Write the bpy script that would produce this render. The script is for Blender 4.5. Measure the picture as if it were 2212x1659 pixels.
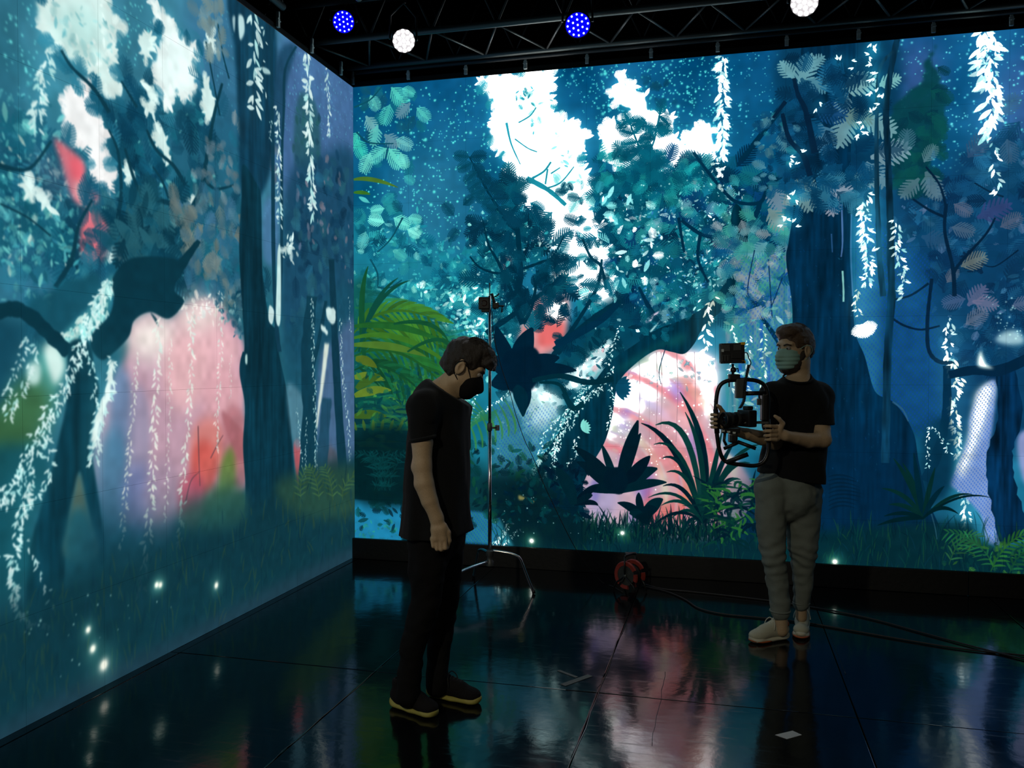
import bpy, bmesh, math
import numpy as np
from mathutils import Vector, Matrix

for o in list(bpy.data.objects): bpy.data.objects.remove(o)
SC = bpy.context.scene; COL = SC.collection

# ---------------------------------------------------------------- camera
FPX, CX0, CY0 = 1815.2, 1106.0, 829.5          # focal length and centre in pixels of a 2212 x 1659 frame
YAW, PITCH = 0.248448, 0.021859
CAM = np.array([3.0737, -6.6296, 1.64])
RT = np.array([math.cos(YAW), math.sin(YAW), 0.])
FW = np.array([-math.sin(YAW)*math.cos(PITCH), math.cos(YAW)*math.cos(PITCH), -math.sin(PITCH)])
UPV = np.cross(RT, FW)
cam = bpy.data.cameras.new('camera'); camo = bpy.data.objects.new('camera', cam); COL.objects.link(camo)
cam.sensor_fit = 'HORIZONTAL'; cam.sensor_width = 36; cam.lens = FPX/2212*36; cam.clip_start = .05; cam.clip_end = 100
camo.matrix_world = Matrix((( RT[0], UPV[0], -FW[0], CAM[0]), (RT[1], UPV[1], -FW[1], CAM[1]), (RT[2], UPV[2], -FW[2], CAM[2]), (0, 0, 0, 1)))
SC.camera = camo

# ---------------------------------------------------------------- world and exposure
world = bpy.data.worlds.new('dark_studio'); SC.world = world; world.use_nodes = True
world.node_tree.nodes['Background'].inputs[0].default_value = (.6, .8, 1, 1)
world.node_tree.nodes['Background'].inputs[1].default_value = .0015
SC.view_settings.view_transform = 'Standard'; SC.view_settings.look = 'None'
SC.view_settings.exposure = 0; SC.view_settings.gamma = 1; SC.view_settings.use_curve_mapping = False
KEY_W, RIM_W = 250, 30                            # added wash lights on the rear pipe / on the truss in view
LED_GAIN_BACK, LED_GAIN_LEFT = 4.0, 1.0           # how far the highlights of the LED walls exceed white

WALL_H, BACK_LEN, LEFT_LEN = 4.0, 7.0, 6.0

def at(px, py, dep):
    """point seen at pixel (px, py), dep metres in front of the camera"""
    return CAM + dep*(FW + RT*((px-CX0)/FPX) - UPV*((py-CY0)/FPX))
def on_floor(px, py, z=0.):
    d = at(px, py, 1)-CAM
    return CAM + d*((z-CAM[2])/d[2])
# ---------------------------------------------------------------- screen picture (flat print shown by the LED walls)
PPM = 320                                   # picture pixels per metre of wall
rng = np.random.default_rng(7)

def px_back(p):
    """photo pixel -> picture pixel on the back wall (plane Y = 0)"""
    p = np.atleast_2d(np.asarray(p, float))
    d = FW + np.outer((p[:, 0]-CX0)/FPX, RT) - np.outer((p[:, 1]-CY0)/FPX, UPV)
    q = CAM + d*((0-CAM[1])/d[:, 1])[:, None]
    return np.stack([q[:, 0]*PPM, (WALL_H-q[:, 2])*PPM], 1)

def px_left(p):
    """photo pixel -> picture pixel on the left wall (plane X = 0)"""
    p = np.atleast_2d(np.asarray(p, float))
    d = FW + np.outer((p[:, 0]-CX0)/FPX, RT) - np.outer((p[:, 1]-CY0)/FPX, UPV)
    q = CAM + d*((0-CAM[0])/d[:, 0])[:, None]
    return np.stack([(LEFT_LEN+q[:, 1])*PPM, (WALL_H-q[:, 2])*PPM], 1)

def boxblur(a, r):
    r = int(max(1, round(r)))
    for _ in range(2):
        for ax in (0, 1):
            pad = [(0, 0)]*a.ndim; pad[ax] = (r+1, r)
            c = np.cumsum(np.pad(a, pad, mode='edge'), axis=ax, dtype=np.float32 if a.size < 4e5 else np.float64)
            n = a.shape[ax]
            lo = [slice(None)]*a.ndim; hi = [slice(None)]*a.ndim
            lo[ax] = slice(0, n); hi[ax] = slice(2*r+1, 2*r+1+n)
            a = ((c[tuple(hi)]-c[tuple(lo)])/(2*r+1)).astype(np.float32)
    return a

def smooth_noise(h, w, cell, seed, stretch=(1, 1)):
    g = np.random.default_rng(seed)
    ch, cw = max(2, int(h/(cell*stretch[1]))+2), max(2, int(w/(cell*stretch[0]))+2)
    a = g.random((ch, cw)).astype(np.float32)
    y = np.linspace(0, ch-1.001, h); x = np.linspace(0, cw-1.001, w)
    yi = y.astype(int); xi = x.astype(int); fy = (y-yi)[:, None]; fx = (x-xi)[None]
    fy = fy*fy*(3-2*fy); fx = fx*fx*(3-2*fx)
    return (a[yi][:, xi]*(1-fy)*(1-fx)+a[yi+1][:, xi]*fy*(1-fx)+a[yi][:, xi+1]*(1-fy)*fx+a[yi+1][:, xi+1]*fy*fx).astype(np.float32)

def curve(pts, n=8, closed=False):
    p = np.asarray(pts, float); m = len(p)
    if m < 3: return p
    out = []
    for i in range(m if closed else m-1):
        a = p[(i-1) % m] if closed or i > 0 else p[0]
        b = p[i]; c = p[(i+1) % m]
        d = p[(i+2) % m] if closed or i+2 < m else p[-1]
        t = np.linspace(0, 1, n, endpoint=False)[:, None]
        out.append(.5*((2*b)+(c-a)*t+(2*a-5*b+4*c-d)*t*t+(3*b-a-3*c+d)*t**3))
    if not closed: out.append(p[-1:])
    return np.concatenate(out)

def ragged(p, amp, step):
    """leafy, saw-toothed outline"""
    p = np.asarray(p, float); out = []
    for i in range(len(p)):
        a, b = p[i], p[(i+1) % len(p)]; L = np.hypot(*(b-a)); k = max(1, int(L/step))
        nrm = np.array([b[1]-a[1], a[0]-b[0]])/(L+1e-6)
        for j in range(k):
            out.append(a+(b-a)*(j/k)+nrm*amp*(rng.random()*1.6-.5)*(1 if j % 2 else -.6))
    return np.array(out)

# leaf stamps -------------------------------------------------------------
def _leaf(kind, N=128):
    v, u = np.mgrid[0:N, 0:N].astype(np.float32)/N
    x = u*1.0; y = (v-.5)*1.0          # stem at x = 0, tip at x = 1
    m = np.zeros((N, N), np.float32)
    def seg(x0, y0, x1, y1, w0, pw=.6):
        dx, dy = x1-x0, y1-y0; L2 = dx*dx+dy*dy
        t = np.clip(((x-x0)*dx+(y-y0)*dy)/L2, 0, 1)
        d = np.hypot(x-x0-t*dx, y-y0-t*dy)
        w = w0*np.power(np.sin(np.clip(t*.88+.09, 0, 1)*np.pi), pw)
        np.maximum(m, np.clip((w-d)*N*.8+.5, 0, 1), out=m)
    if kind == 0:      # feathery leaf, open comb of leaflets
        seg(0, 0, .92, 0, .10, .9)
        for i in range(8):
            t = .04+i*.112; L = .44*math.sin(math.pi*(t*.60+.36))
            for s in (-1, 1): seg(t, 0, min(.99, t+L*.72), s*L*.78, .030, .35)
        seg(.86, 0, .995, 0, .024)
    elif kind == 1:    # broad lobed leaf
        seg(0, 0, .95, 0, .13, .8)
        for i in range(6):
            t = .12+i*.135; L = .40*math.sin(math.pi*(t*.64+.32))
            for s in (-1, 1): seg(t, 0, min(.99, t+L*.62), s*L*.84, .042, .45)
        seg(.8, 0, .99, 0, .05, .5)
    elif kind == 2:    # fan
        for i in range(9):
            a = -1.2+i*.3; L = .95-.25*abs(a)/1.2
            seg(.02, 0, .02+L*math.cos(a), .5*L*math.sin(a), .035)
    elif kind == 3: seg(.05, 0, .95, 0, .17, .8)
    elif kind == 4:    # lit vine leaf, notched
        seg(.05, 0, .95, .12, .14, .8); seg(.05, 0, .6, -.3, .1, .8)
    elif kind == 5:    # half comb, leaflets on one side
        for i in range(7):
            t = .05+i*.12; seg(t, 0, t+.16, .40-.18*abs(i-3)/3, .028)
        seg(0, 0, .9, 0, .02)
    return m
LEAF = [_leaf(k) for k in range(6)]

class Picture:
    def __init__(s, w_m, conv, seed):
        s.w, s.h = int(w_m*PPM), int(WALL_H*PPM)
        s.a = np.zeros((s.h, s.w, 3), np.float32); s.conv = conv; s.seed = seed
        s.cm = None                                        # clip mask
        s.yy, s.xx = np.mgrid[0:s.h, 0:s.w].astype(np.float32)
    def C(s, p): return s.conv(p)
    def mask(s, P):
        """anti-aliased nonzero-winding fill of a polygon given in picture pixels"""
        P = np.asarray(P, float); SS = 3
        x0 = int(max(0, math.floor(P[:, 0].min())-1)); x1 = int(min(s.w, math.ceil(P[:, 0].max())+2))
        y0 = int(max(0, math.floor(P[:, 1].min())-1)); y1 = int(min(s.h, math.ceil(P[:, 1].max())+2))
        if x1-x0 < 1 or y1-y0 < 1: return None
        W, H = x1-x0, y1-y0
        Q = np.roll(P, -1, 0); ya = (P[:, 1]-y0)*SS-.5; yb = (Q[:, 1]-y0)*SS-.5
        lo = np.clip(np.ceil(np.minimum(ya, yb)), 0, H*SS).astype(int); hi = np.clip(np.ceil(np.maximum(ya, yb)), 0, H*SS).astype(int)
        n = hi-lo; k = n > 0
        if not k.any(): return None
        lo, n, ya, yb, xa, xb = lo[k], n[k], ya[k], yb[k], P[k, 0], Q[k, 0]
        e = np.repeat(np.arange(len(n)), n); r = np.arange(n.sum())-np.repeat(np.cumsum(n)-n, n)+lo[e]
        xs = np.clip(xa[e]+(r-ya[e])/(yb[e]-ya[e])*(xb-xa)[e]-x0, 0, W); sg = np.where(yb > ya, 1., -1.)[e]
        i = xs.astype(int); f = xs-i
        acc = (np.bincount(r*(W+2)+i, sg*(1-f), H*SS*(W+2))+np.bincount(r*(W+2)+i+1, sg*f, H*SS*(W+2))).reshape(H*SS, W+2)
        acc = np.minimum(np.abs(np.cumsum(acc, 1)), 1).astype(np.float32)
        m = np.clip(acc[:, :W].reshape(H, SS, W).mean(1), 0, 1)
        return x0, y0, m
    def blend(s, x0, y0, m, col, a):
        H, W = m.shape; v = s.a[y0:y0+H, x0:x0+W]
        if s.cm is not None: m = m*s.cm[y0:y0+H, x0:x0+W]
        mm = (m*a)[:, :, None]
        v += (np.asarray(col, np.float32)-v)*mm
    def fillc(s, P, col, a=1, soft=0, tex=None):
        if soft:
            pad = int(soft*2)+2
            P = np.asarray(P, float)
            x0 = int(P[:, 0].min())-pad; x1 = int(P[:, 0].max())+pad; y0 = int(P[:, 1].min())-pad; y1 = int(P[:, 1].max())+pad
            x0, y0, x1, y1 = max(0, x0), max(0, y0), min(s.w, x1), min(s.h, y1)
            if x1 <= x0 or y1 <= y0: return
            r = s.mask(P)
            if r is None: return
            big = np.zeros((y1-y0, x1-x0), np.float32); bx, by, m = r
            big[by-y0:by-y0+m.shape[0], bx-x0:bx-x0+m.shape[1]] = m[:y1-by, :x1-bx]
            m = boxblur(big, soft)
        else:
            r = s.mask(P)
            if r is None: return
            x0, y0, m = r
        c = np.asarray(col, np.float32)/255
        if tex is not None:
            H, W = m.shape; c = c*(1+tex[y0:y0+H, x0:x0+W, None])
        s.blend(x0, y0, m, c, a)
    def fill(s, pts, col, a=1, soft=0, smooth=True, rag=None, tex=None):
        P = s.C(curve(pts, 6, True) if smooth else pts)
        if rag: P = ragged(P, *rag)
        s.fillc(P, col, a, soft, tex)
    def stroke(s, pts, w0, w1, col, a=1, soft=0, wm=None, tex=None, wob=.12):
        """tapered branch: widths in photo pixels at that place"""
        p = curve(pts, 7); n = len(p); t = np.linspace(0, 1, n)
        w = (w0+(w1-w0)*t) if wm is None else np.interp(t, np.linspace(0, 1, len(wm)), wm)
        w = w*(1+wob*(rng.random(n)-.5)*2)
        d = np.gradient(p, axis=0); L = np.hypot(d[:, 0], d[:, 1])+1e-6
        nn = np.stack([-d[:, 1], d[:, 0]], 1)/L[:, None]
        P = np.concatenate([p+nn*w[:, None]/2, (p-nn*w[:, None]/2)[::-1]])
        s.fillc(s.C(P), col, a, soft, tex)
    def blade(s, p0, p1, p2, w, col, a=1):
        t = np.linspace(0, 1, 12)[:, None]
        p = (1-t)**2*np.array(p0, float)+2*t*(1-t)*np.array(p1, float)+t*t*np.array(p2, float)
        d = np.gradient(p, axis=0); L = np.hypot(d[:, 0], d[:, 1])+1e-6
        nn = np.stack([-d[:, 1], d[:, 0]], 1)/L[:, None]
        ww = (w*np.power(np.sin(np.pi*(.12+.86*t[:, 0])), .8))[:, None]/2
        s.fillc(s.C(np.concatenate([p+nn*ww, (p-nn*ww)[::-1]])), col, a)
    def stamp(s, c, size, ang, kind, col, a=1.):
        """leaf in wall space; c in picture pixels, size in picture pixels"""
        x, y = c; R = size*1.05
        x0, x1 = int(max(0, x-R)), int(min(s.w, x+R+1)); y0, y1 = int(max(0, y-R)), int(min(s.h, y+R+1))
        if x1 <= x0 or y1 <= y0: return
        ca, sa = math.cos(ang), math.sin(ang)
        gx = np.arange(x0, x1, dtype=np.float32)[None]-x; gy = np.arange(y0, y1, dtype=np.float32)[:, None]-y
        u = (gx*ca+gy*sa)/size; v = (-gx*sa+gy*ca)/size+.5
        L = LEAF[kind]; N = L.shape[0]
        k = (u >= 0) & (u < .999) & (v >= 0) & (v < .999)
        m = np.where(k, L[np.clip((v*N).astype(np.int32), 0, N-1), np.clip((u*N).astype(np.int32), 0, N-1)], 0)
        s.blend(x0, y0, m, np.asarray(col, np.float32)/255, a)
    def clip_to(s, pts):
        s.cm = None
        if pts is None: return
        x0, y0, m = s.mask(s.C(curve(pts, 6, True))); c = np.zeros((s.h, s.w), np.float32); c[y0:y0+m.shape[0], x0:x0+m.shape[1]] = m; s.cm = boxblur(c, 3)
    def inside(s, poly, n):
        p = np.asarray(poly, float); lo, hi = p.min(0), p.max(0); out = []
        q = np.roll(p, -1, 0)
        while len(out) < n:
            c = lo+rng.random((n*2, 2))*(hi-lo)
            cr = ((p[None, :, 1] > c[:, None, 1]) != (q[None, :, 1] > c[:, None, 1])) & \
                 (c[:, None, 0] < (q[:, 0]-p[:, 0])[None]*(c[:, None, 1]-p[None, :, 1])/(q[:, 1]-p[:, 1]+1e-9)[None]+p[None, :, 0])
            out.extend(c[cr.sum(1) % 2 == 1].tolist())
        return np.array(out[:n])
    def foliage(s, poly, n, pal, size=(10, 26), kinds=(0,), a=(.7, 1), ang=None, clump=0, grow=1.):
        c = s.C(s.inside(poly, n)); pal = np.asarray(pal, float)
        for i in range(n):
            if clump and rng.random() < .7 and i > 2: c[i] = c[rng.integers(max(0, i-12), i)]+rng.normal(0, clump, 2)
            col = pal[rng.integers(len(pal))]*(.88+.24*rng.random())
            an = rng.random()*6.283 if ang is None else ang+rng.normal(0, .55)
            s.stamp(c[i], size[0]+(size[1]-size[0])*rng.random()**1.5, an, kinds[rng.integers(len(kinds))], col, a[0]+(a[1]-a[0])*rng.random())
    def edge_leaves(s, pts, n, size, cols, kinds=(0, 3), inward=False, a=(.85, 1), off=0.):
        P = s.C(curve(pts, 6, True)); Q = np.roll(P, -1, 0); L = np.hypot(*(Q-P).T); k = rng.choice(len(P), n, p=L/L.sum()); cen = P.mean(0)
        area = ((P[:, 0]*Q[:, 1]-Q[:, 0]*P[:, 1]).sum())
        for i in k:
            c = P[i]+(Q[i]-P[i])*rng.random(); d = Q[i]-P[i]; ang = math.atan2(-d[0], d[1])+(math.pi if area < 0 else 0)
            if inward: ang += math.pi
            z = size[0]+(size[1]-size[0])*rng.random(); c = c-np.array([math.cos(ang), math.sin(ang)])*z*(.45+off)
            s.stamp(c, z, ang+rng.normal(0, .6), kinds[rng.integers(len(kinds))], np.asarray(cols[rng.integers(len(cols))], float)*(.95+.1*rng.random()), a[0]+(a[1]-a[0])*rng.random())
    def dots(s, poly, n, col, r=(.6, 1.6), a=(.4, 1), big=0):
        c = s.C(s.inside(poly, n)); col = np.asarray(col, np.float32)/255
        for i in range(n):
            rr = r[0]+(r[1]-r[0])*rng.random()**2
            if big and rng.random() < big: rr *= 1.9
            s.splat(c[i], rr, col, a[0]+(a[1]-a[0])*rng.random())
    def splat(s, c, r, col, a, add=False):
        x, y = c; R = r*2.6+1
        x0, x1 = int(max(0, x-R)), int(min(s.w, x+R+2)); y0, y1 = int(max(0, y-R)), int(min(s.h, y+R+2))
        if x1 <= x0 or y1 <= y0: return
        gx = np.arange(x0, x1, dtype=np.float32)[None]-x; gy = np.arange(y0, y1, dtype=np.float32)[:, None]-y
        m = np.clip(1.35*np.exp(-(gx*gx+gy*gy)/(2*r*r*.7)), 0, 1)
        if add: s.a[y0:y1, x0:x1] += m[:, :, None]*np.asarray(col, np.float32)*a
        else: s.blend(x0, y0, m, col, a)
    def glow(s, pts, r, col, a):
        """soft light around a path in the picture"""
        c = s.C(curve(pts, 6)); n = max(1, len(c)//2)
        for q in c[::2]: s.splat(q, r, np.asarray(col, float)/255, a, add=True)
    def vine(s, pts, w, step, col=(235, 255, 250), tint=(90, 220, 220), a=1., glow=.05, size=None, fade=0):
        """hanging string of lit leaves; w and step in picture pixels"""
        c = s.C(curve(pts, 10)); seg = np.hypot(*np.diff(c, axis=0).T); L = np.concatenate([[0], np.cumsum(seg)])
        if glow:
            for q in c[::3]: s.splat(q, w*2.2, np.asarray(tint, float)/255, glow*.4, add=True)
        n = int(L[-1]/step); z0 = (size or w)*1.3
        for i in range(n):
            l = L[-1]*(i+rng.random()*.9)/max(1, n); q = np.array([np.interp(l, L, c[:, 0]), np.interp(l, L, c[:, 1])])
            sgn = 1 if rng.random() < .5 else -1
            q = q+np.array([sgn*w*.5*rng.random(), 0])
            k = rng.random()**2; cc = np.asarray(col)*(1-k*.5)+np.asarray(tint)*k*.5
            f = 1-fade*l/L[-1]
            s.stamp(q, z0*(.55+.65*rng.random())*(.6+.4*f), (.95 if sgn > 0 else math.pi-.95)+rng.normal(0, .5), 4 if z0 > 7 and rng.random() < .55 else 3, cc, a*f*(.75+.25*rng.random()))
    def tint(s, poly, col, a, soft):
        s.fill(poly, col, a, soft)
    def stipple(s, poly, col, a, period=9, soft=10):
        """coarse blue dot pattern of the LED pixels"""
        r = s.mask(s.C(poly))
        if r is None: return
        x0, y0, m = r; m = boxblur(m, soft); H, W = m.shape
        X = s.xx[y0:y0+H, x0:x0+W]; Y = s.yy[y0:y0+H, x0:x0+W]
        p = np.clip(np.sin(X*6.283/period)*np.sin((Y+.35*X)*6.283/(period*1.5)), 0, 1)
        s.blend(x0, y0, m*p, np.asarray(col, np.float32)/255, a)
    def palm(s, p0, p1, p2, n, L, col, a=1, droop=.35, w=4):
        t = np.linspace(.08, 1, n)
        p0, p1, p2 = (np.array(q, float) for q in (p0, p1, p2))
        for i, tt in enumerate(t):
            c = (1-tt)**2*p0+2*tt*(1-tt)*p1+tt*tt*p2; d = 2*(1-tt)*(p1-p0)+2*tt*(p2-p1); d /= np.hypot(*d)+1e-6
            nn = np.array([-d[1], d[0]]); l = L*(.45+.55*math.sin(math.pi*(.15+.8*tt)))
            for sg in (-1, 1):
                e = c+(d*.75+nn*sg*.65)*l+np.array([0, droop*l])
                s.blade(c, (c+e)/2+np.array([0, -.12*l]), e, w, np.asarray(col)*(.8+.4*rng.random()), a)
        s.blade(p0, p1, p2, w*.8, np.asarray(col)*.9, a)
def paint_back():
    s = Picture(BACK_LEN, px_back, 3); w, h = s.w, s.h
    n1 = smooth_noise(h, w, 150, 11); n2 = smooth_noise(h, w, 50, 12); n3 = smooth_noise(h, w, 16, 13); st = smooth_noise(h, w, 5, 14, (1, 9))-.5; st2 = smooth_noise(h, w, 14, 15, (1, 7))-.5
    tex = (st*.5+st2*.7)
    c = lambda *v: np.asarray(v, np.float32)/255
    # night sky: blue with teal haze
    t = np.clip(s.yy/h, 0, 1)[:, :, None]; u = np.clip(s.xx/(5.1*PPM), 0, 1.3)[:, :, None]
    base = c(8, 92, 142)*(1-t)+c(28, 136, 156)*t
    base = base*(1-.35*np.clip(u-.45, 0, 1))+c(50, 90, 170)*(.35*np.clip(u-.45, 0, 1))
    base += ((n1-.5)*.16+(n2-.5)*.08)[:, :, None]*c(160, 210, 255)
    s.a[:] = base
    s.fill([(880, 330), (1000, 330), (1030, 480), (960, 560), (860, 520)], (56, 136, 170), .55, 60)
    s.fill([(1930, 130), (2010, 90), (2030, 200), (1960, 260)], (92, 96, 168), .5, 30)
    s.fill([(2150, 150), (2400, 100), (2400, 420), (2190, 380)], (80, 88, 158), .5, 40)
    s.dots([(765, 200), (1080, 170), (1250, 280), (1160, 560), (800, 640)], 1000, (92, 242, 230), (.9, 2.2), (.7, 1), .08)
    s.dots([(1190, 150), (1560, 120), (1560, 330), (1300, 300)], 620, (92, 240, 232), (.9, 2.2), (.5, 1), .06)
    s.dots([(1560, 118), (1720, 105), (1720, 330), (1570, 330)], 170, (96, 230, 236), (.7, 1.6), (.5, 1), .05)
    s.dots([(1930, 85), (2420, 60), (2420, 420), (1940, 420)], 760, (104, 234, 240), (.9, 2.1), (.5, 1), .06)
    # far shimmering shrubbery, left and middle
    L = [(765, 470), (900, 500), (1010, 560), (1080, 480), (1120, 620), (1100, 800), (960, 900), (765, 820)]
    s.fill(L, (34, 150, 168), .6, 30)
    s.foliage(L, 240, [(12, 104, 132), (8, 84, 112), (24, 138, 156), (40, 160, 170)], (30, 60), (0, 0, 1), (.6, .95), clump=24)
    s.foliage(L, 900, [(34, 160, 174), (14, 116, 142), (80, 214, 212), (24, 136, 160), (140, 240, 230), (50, 182, 186)], (8, 26), (0, 5, 3), (.5, .95), clump=14)
    s.foliage([(900, 610), (1060, 620), (1060, 760), (960, 740)], 230, [(210, 255, 246), (130, 236, 226), (60, 200, 206)], (8, 26), (0, 3, 5), (.6, 1), clump=10)
    s.foliage([(770, 190), (900, 185), (930, 250), (890, 350), (770, 370)], 20, [(20, 96, 122), (18, 112, 130)], (30, 52), (0, 1), (.6, .9))
    for (x, y, z, an, k, col) in [(800, 205, 40, 1.1, 0, (92, 190, 186)), (845, 188, 52, .9, 0, (84, 204, 192)), (868, 190, 34, .5, 0, (84, 204, 196)), (842, 225, 48, 1.9, 0, (70, 186, 182)), (886, 222, 44, 2.4, 1, (100, 146, 168)), (900, 232, 42, .8, 0, (84, 196, 192)),
                                   (790, 250, 44, 1.0, 1, (116, 176, 184)), (815, 270, 48, 1.8, 1, (92, 190, 186)), (775, 285, 46, 2.2, 0, (64, 196, 180)), (770, 300, 48, 1.2, 0, (58, 200, 184)), (830, 290, 46, .7, 1, (104, 150, 170)), (855, 300, 44, .5, 0, (108, 186, 190)),
                                   (835, 320, 50, 2.6, 0, (96, 206, 196)), (840, 320, 54, 1.0, 0, (104, 214, 200)), (800, 330, 48, 2.0, 0, (104, 206, 196)), (865, 330, 38, 1.2, 0, (112, 214, 204)), (872, 380, 30, .6, 0, (60, 176, 186)), (775, 425, 28, .5, 3, (86, 196, 196)),
                                   (830, 450, 34, 3.0, 0, (112, 222, 210)), (850, 470, 44, .5, 0, (116, 230, 216)), (830, 480, 40, 3.4, 0, (130, 236, 222)), (880, 470, 34, .2, 0, (104, 214, 206)), (880, 495, 34, .5, 0, (140, 236, 224)), (790, 500, 40, 1.9, 0, (90, 186, 190)), (850, 540, 36, .6, 0, (70, 180, 180))]:
        s.stamp(s.C((x, y))[0], z*1.25, an, k, np.array(col)*(1, 1.04, 1.02), .92)
    for p in ([(765, 232), (800, 215), (825, 186)], [(770, 285), (790, 305), (812, 310), (850, 310)], [(800, 560), (815, 590), (816, 620)], [(870, 470), (845, 515), (815, 545)], [(815, 620), (840, 622), (868, 605)]):
        s.stroke(p, 4, 2.5, (12, 86, 106))
    # great white light between the trees
    A = [(1040, 168), (1056, 205), (1066, 250), (1060, 290), (1078, 325), (1096, 350), (1098, 385), (1118, 410), (1124, 440), (1150, 480), (1162, 520), (1190, 545), (1212, 590), (1250, 640), (1290, 660), (1335, 642), (1330, 600), (1312, 560), (1294, 500), (1272, 440), (1278, 400), (1255, 345), (1265, 290), (1228, 262), (1200, 250), (1188, 200), (1180, 150)]
    B = [(1318, 195), (1333, 188), (1343, 160), (1352, 186), (1370, 178), (1376, 208), (1390, 200), (1398, 232), (1412, 238), (1452, 250), (1456, 285), (1478, 312), (1486, 286), (1505, 272), (1535, 268), (1540, 312), (1530, 360), (1480, 372), (1430, 404), (1380, 384), (1340, 364), (1304, 330), (1302, 282), (1324, 260), (1340, 285), (1345, 252), (1360, 236), (1330, 222)]
    for P, r in ((A, 26), (B, 20)):
        s.fill(P, (60, 205, 225), .55, r)
    s.fill(A, (244, 255, 255), 1, 2, rag=(9, 7)); s.fill(B, (248, 255, 255), 1, 1, rag=(6, 7))
    s.edge_leaves(A, 150, (16, 40), [(248, 255, 255), (236, 255, 252)]); s.edge_leaves(B, 90, (14, 34), [(250, 255, 255)])
    s.edge_leaves(A, 34, (16, 44), [(10, 110, 146), (30, 150, 172)], (0, 0, 5), True, (.7, 1), .1)
    s.fill([(1120, 190), (1165, 210), (1180, 290), (1230, 330), (1250, 400), (1220, 440), (1170, 380), (1140, 300)], (150, 236, 232), .55, 14)
    s.foliage([(1100, 170), (1180, 170), (1250, 330), (1250, 420), (1170, 380)], 60, [(120, 222, 222), (190, 246, 240), (40, 160, 176)], (10, 26), (0, 3), (.35, .8))
    for p, a0, a1 in (([(1094, 265), (1104, 310), (1124, 355)], 5, 2), ([(1112, 300), (1140, 320), (1160, 328)], 3, 2), ([(1120, 265), (1145, 250), (1158, 232)], 3, 2), ([(1138, 385), (1185, 411), (1222, 443)], 12, 8), ([(1150, 385), (1175, 370), (1190, 350)], 5, 3), ([(1178, 398), (1183, 365)], 4, 3), ([(1190, 375), (1210, 362)], 3, 2), ([(1175, 408), (1210, 395), (1240, 360)], 4, 2)):
        s.stroke(p, a0, a1, (20, 130, 150))
    s.foliage([(1110, 195), (1145, 190), (1150, 225), (1115, 230)], 9, [(30, 140, 160)], (9, 15), (1, 3))
    # glow of the cave behind the big tree
    K = [(1300, 890), (1330, 800), (1370, 760), (1430, 748), (1500, 760), (1545, 780), (1552, 860), (1560, 960), (1610, 1020), (1640, 1130), (1520, 1170), (1400, 1160), (1270, 1130), (1255, 1040), (1290, 960)]
    s.fill(K, (150, 170, 215), .9, 20); s.fill(K, (208, 172, 184), .95, 6)
    s.fill([(1330, 800), (1370, 760), (1500, 762), (1556, 790), (1540, 860), (1440, 850), (1350, 920), (1300, 960)], (255, 250, 246), .8, 22)
    s.clip_to(K)
    for i in range(9):                                   # curved coloured bands of the display
        r = 110+i*38; P = [(1290+r*math.cos(a)*1.0, 1075+r*math.sin(a)*1.05) for a in np.linspace(-1.45, .25, 9)]
        s.stroke(P, 17, 15, [(242, 118, 130), (210, 222, 192), (240, 136, 146), (206, 190, 232)][i % 4], .72, 5)
    for (x, y, z, q, col) in [(1440, 985, 60, 40, (236, 120, 124)), (1500, 1020, 50, 40, (240, 138, 128)), (1475, 905, 50, 40, (244, 170, 172)), (1480, 820, 18, 46, (240, 112, 122)), (1500, 855, 26, 40, (236, 128, 128)), (1455, 835, 18, 18, (168, 128, 226)), (1350, 893, 12, 12, (150, 120, 224)), (1347, 925, 14, 16, (150, 128, 226)), (1465, 848, 14, 22, (150, 110, 226)), (1352, 995, 16, 18, (140, 90, 190)),
                              (1420, 1118, 50, 30, (220, 70, 82)), (1470, 1100, 60, 22, (226, 92, 86)), (1500, 1075, 30, 30, (222, 130, 80)), (1300, 1075, 36, 50, (150, 150, 200)), (1285, 1060, 10, 26, (90, 90, 205)), (1390, 1040, 20, 40, (130, 110, 210)), (1370, 1130, 16, 40, (70, 110, 205)), (1500, 960, 14, 40, (120, 100, 215)), (1550, 1050, 40, 30, (220, 150, 140)), (1600, 1060, 40, 40, (190, 160, 170))]:
        s.fill([(x+z*math.cos(a), y+q*math.sin(a)) for a in np.linspace(0, 6.28, 9)[:-1]], col, .6 if z > 19 else .38, max(5, z*.4))
    for i in range(90):                                  # pale streaks and lilac flecks
        a0 = -1.4+1.7*rng.random(); r = 90+320*rng.random(); da = .12+.15*rng.random()
        s.stroke([(1290+r*math.cos(a), 1075+r*math.sin(a)*1.05) for a in np.linspace(a0, a0+da, 4)], 5, 4, [(250, 240, 236), (206, 214, 190), (236, 130, 140), (160, 134, 226), (246, 196, 196), (196, 206, 214)][rng.integers(6)], .4, 2)
    s.clip_to(None)
    s.dots([(1340, 800), (1540, 790), (1540, 1060), (1300, 1060)], 190, (255, 250, 240), (.8, 2), (.4, .9))
    # right of the white light: pale blue and lilac streaks
    R = [(1574, 470), (1720, 440), (1720, 960), (1640, 960), (1574, 880)]
    s.fill(R, (66, 138, 156), .88, 22)
    for i in range(150):
        x = 1566+rng.random()*150; y = 480+rng.random()*380; l = 30+70*rng.random()
        s.blade((x, y), (x+2, y+l*.5), (x-2+4*rng.random(), y+l), 4+7*rng.random(), [(20, 84, 200), (96, 160, 170), (70, 170, 160), (120, 140, 160), (30, 110, 170), (40, 150, 150)][rng.integers(6)], .4)
    for x in (1380, 1418, 1428, 1462, 1500): s.stroke([(x, 760), (x+2, 850), (x-2, 960)], 1.6, 1.2, (150, 120, 130), .6)
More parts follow.
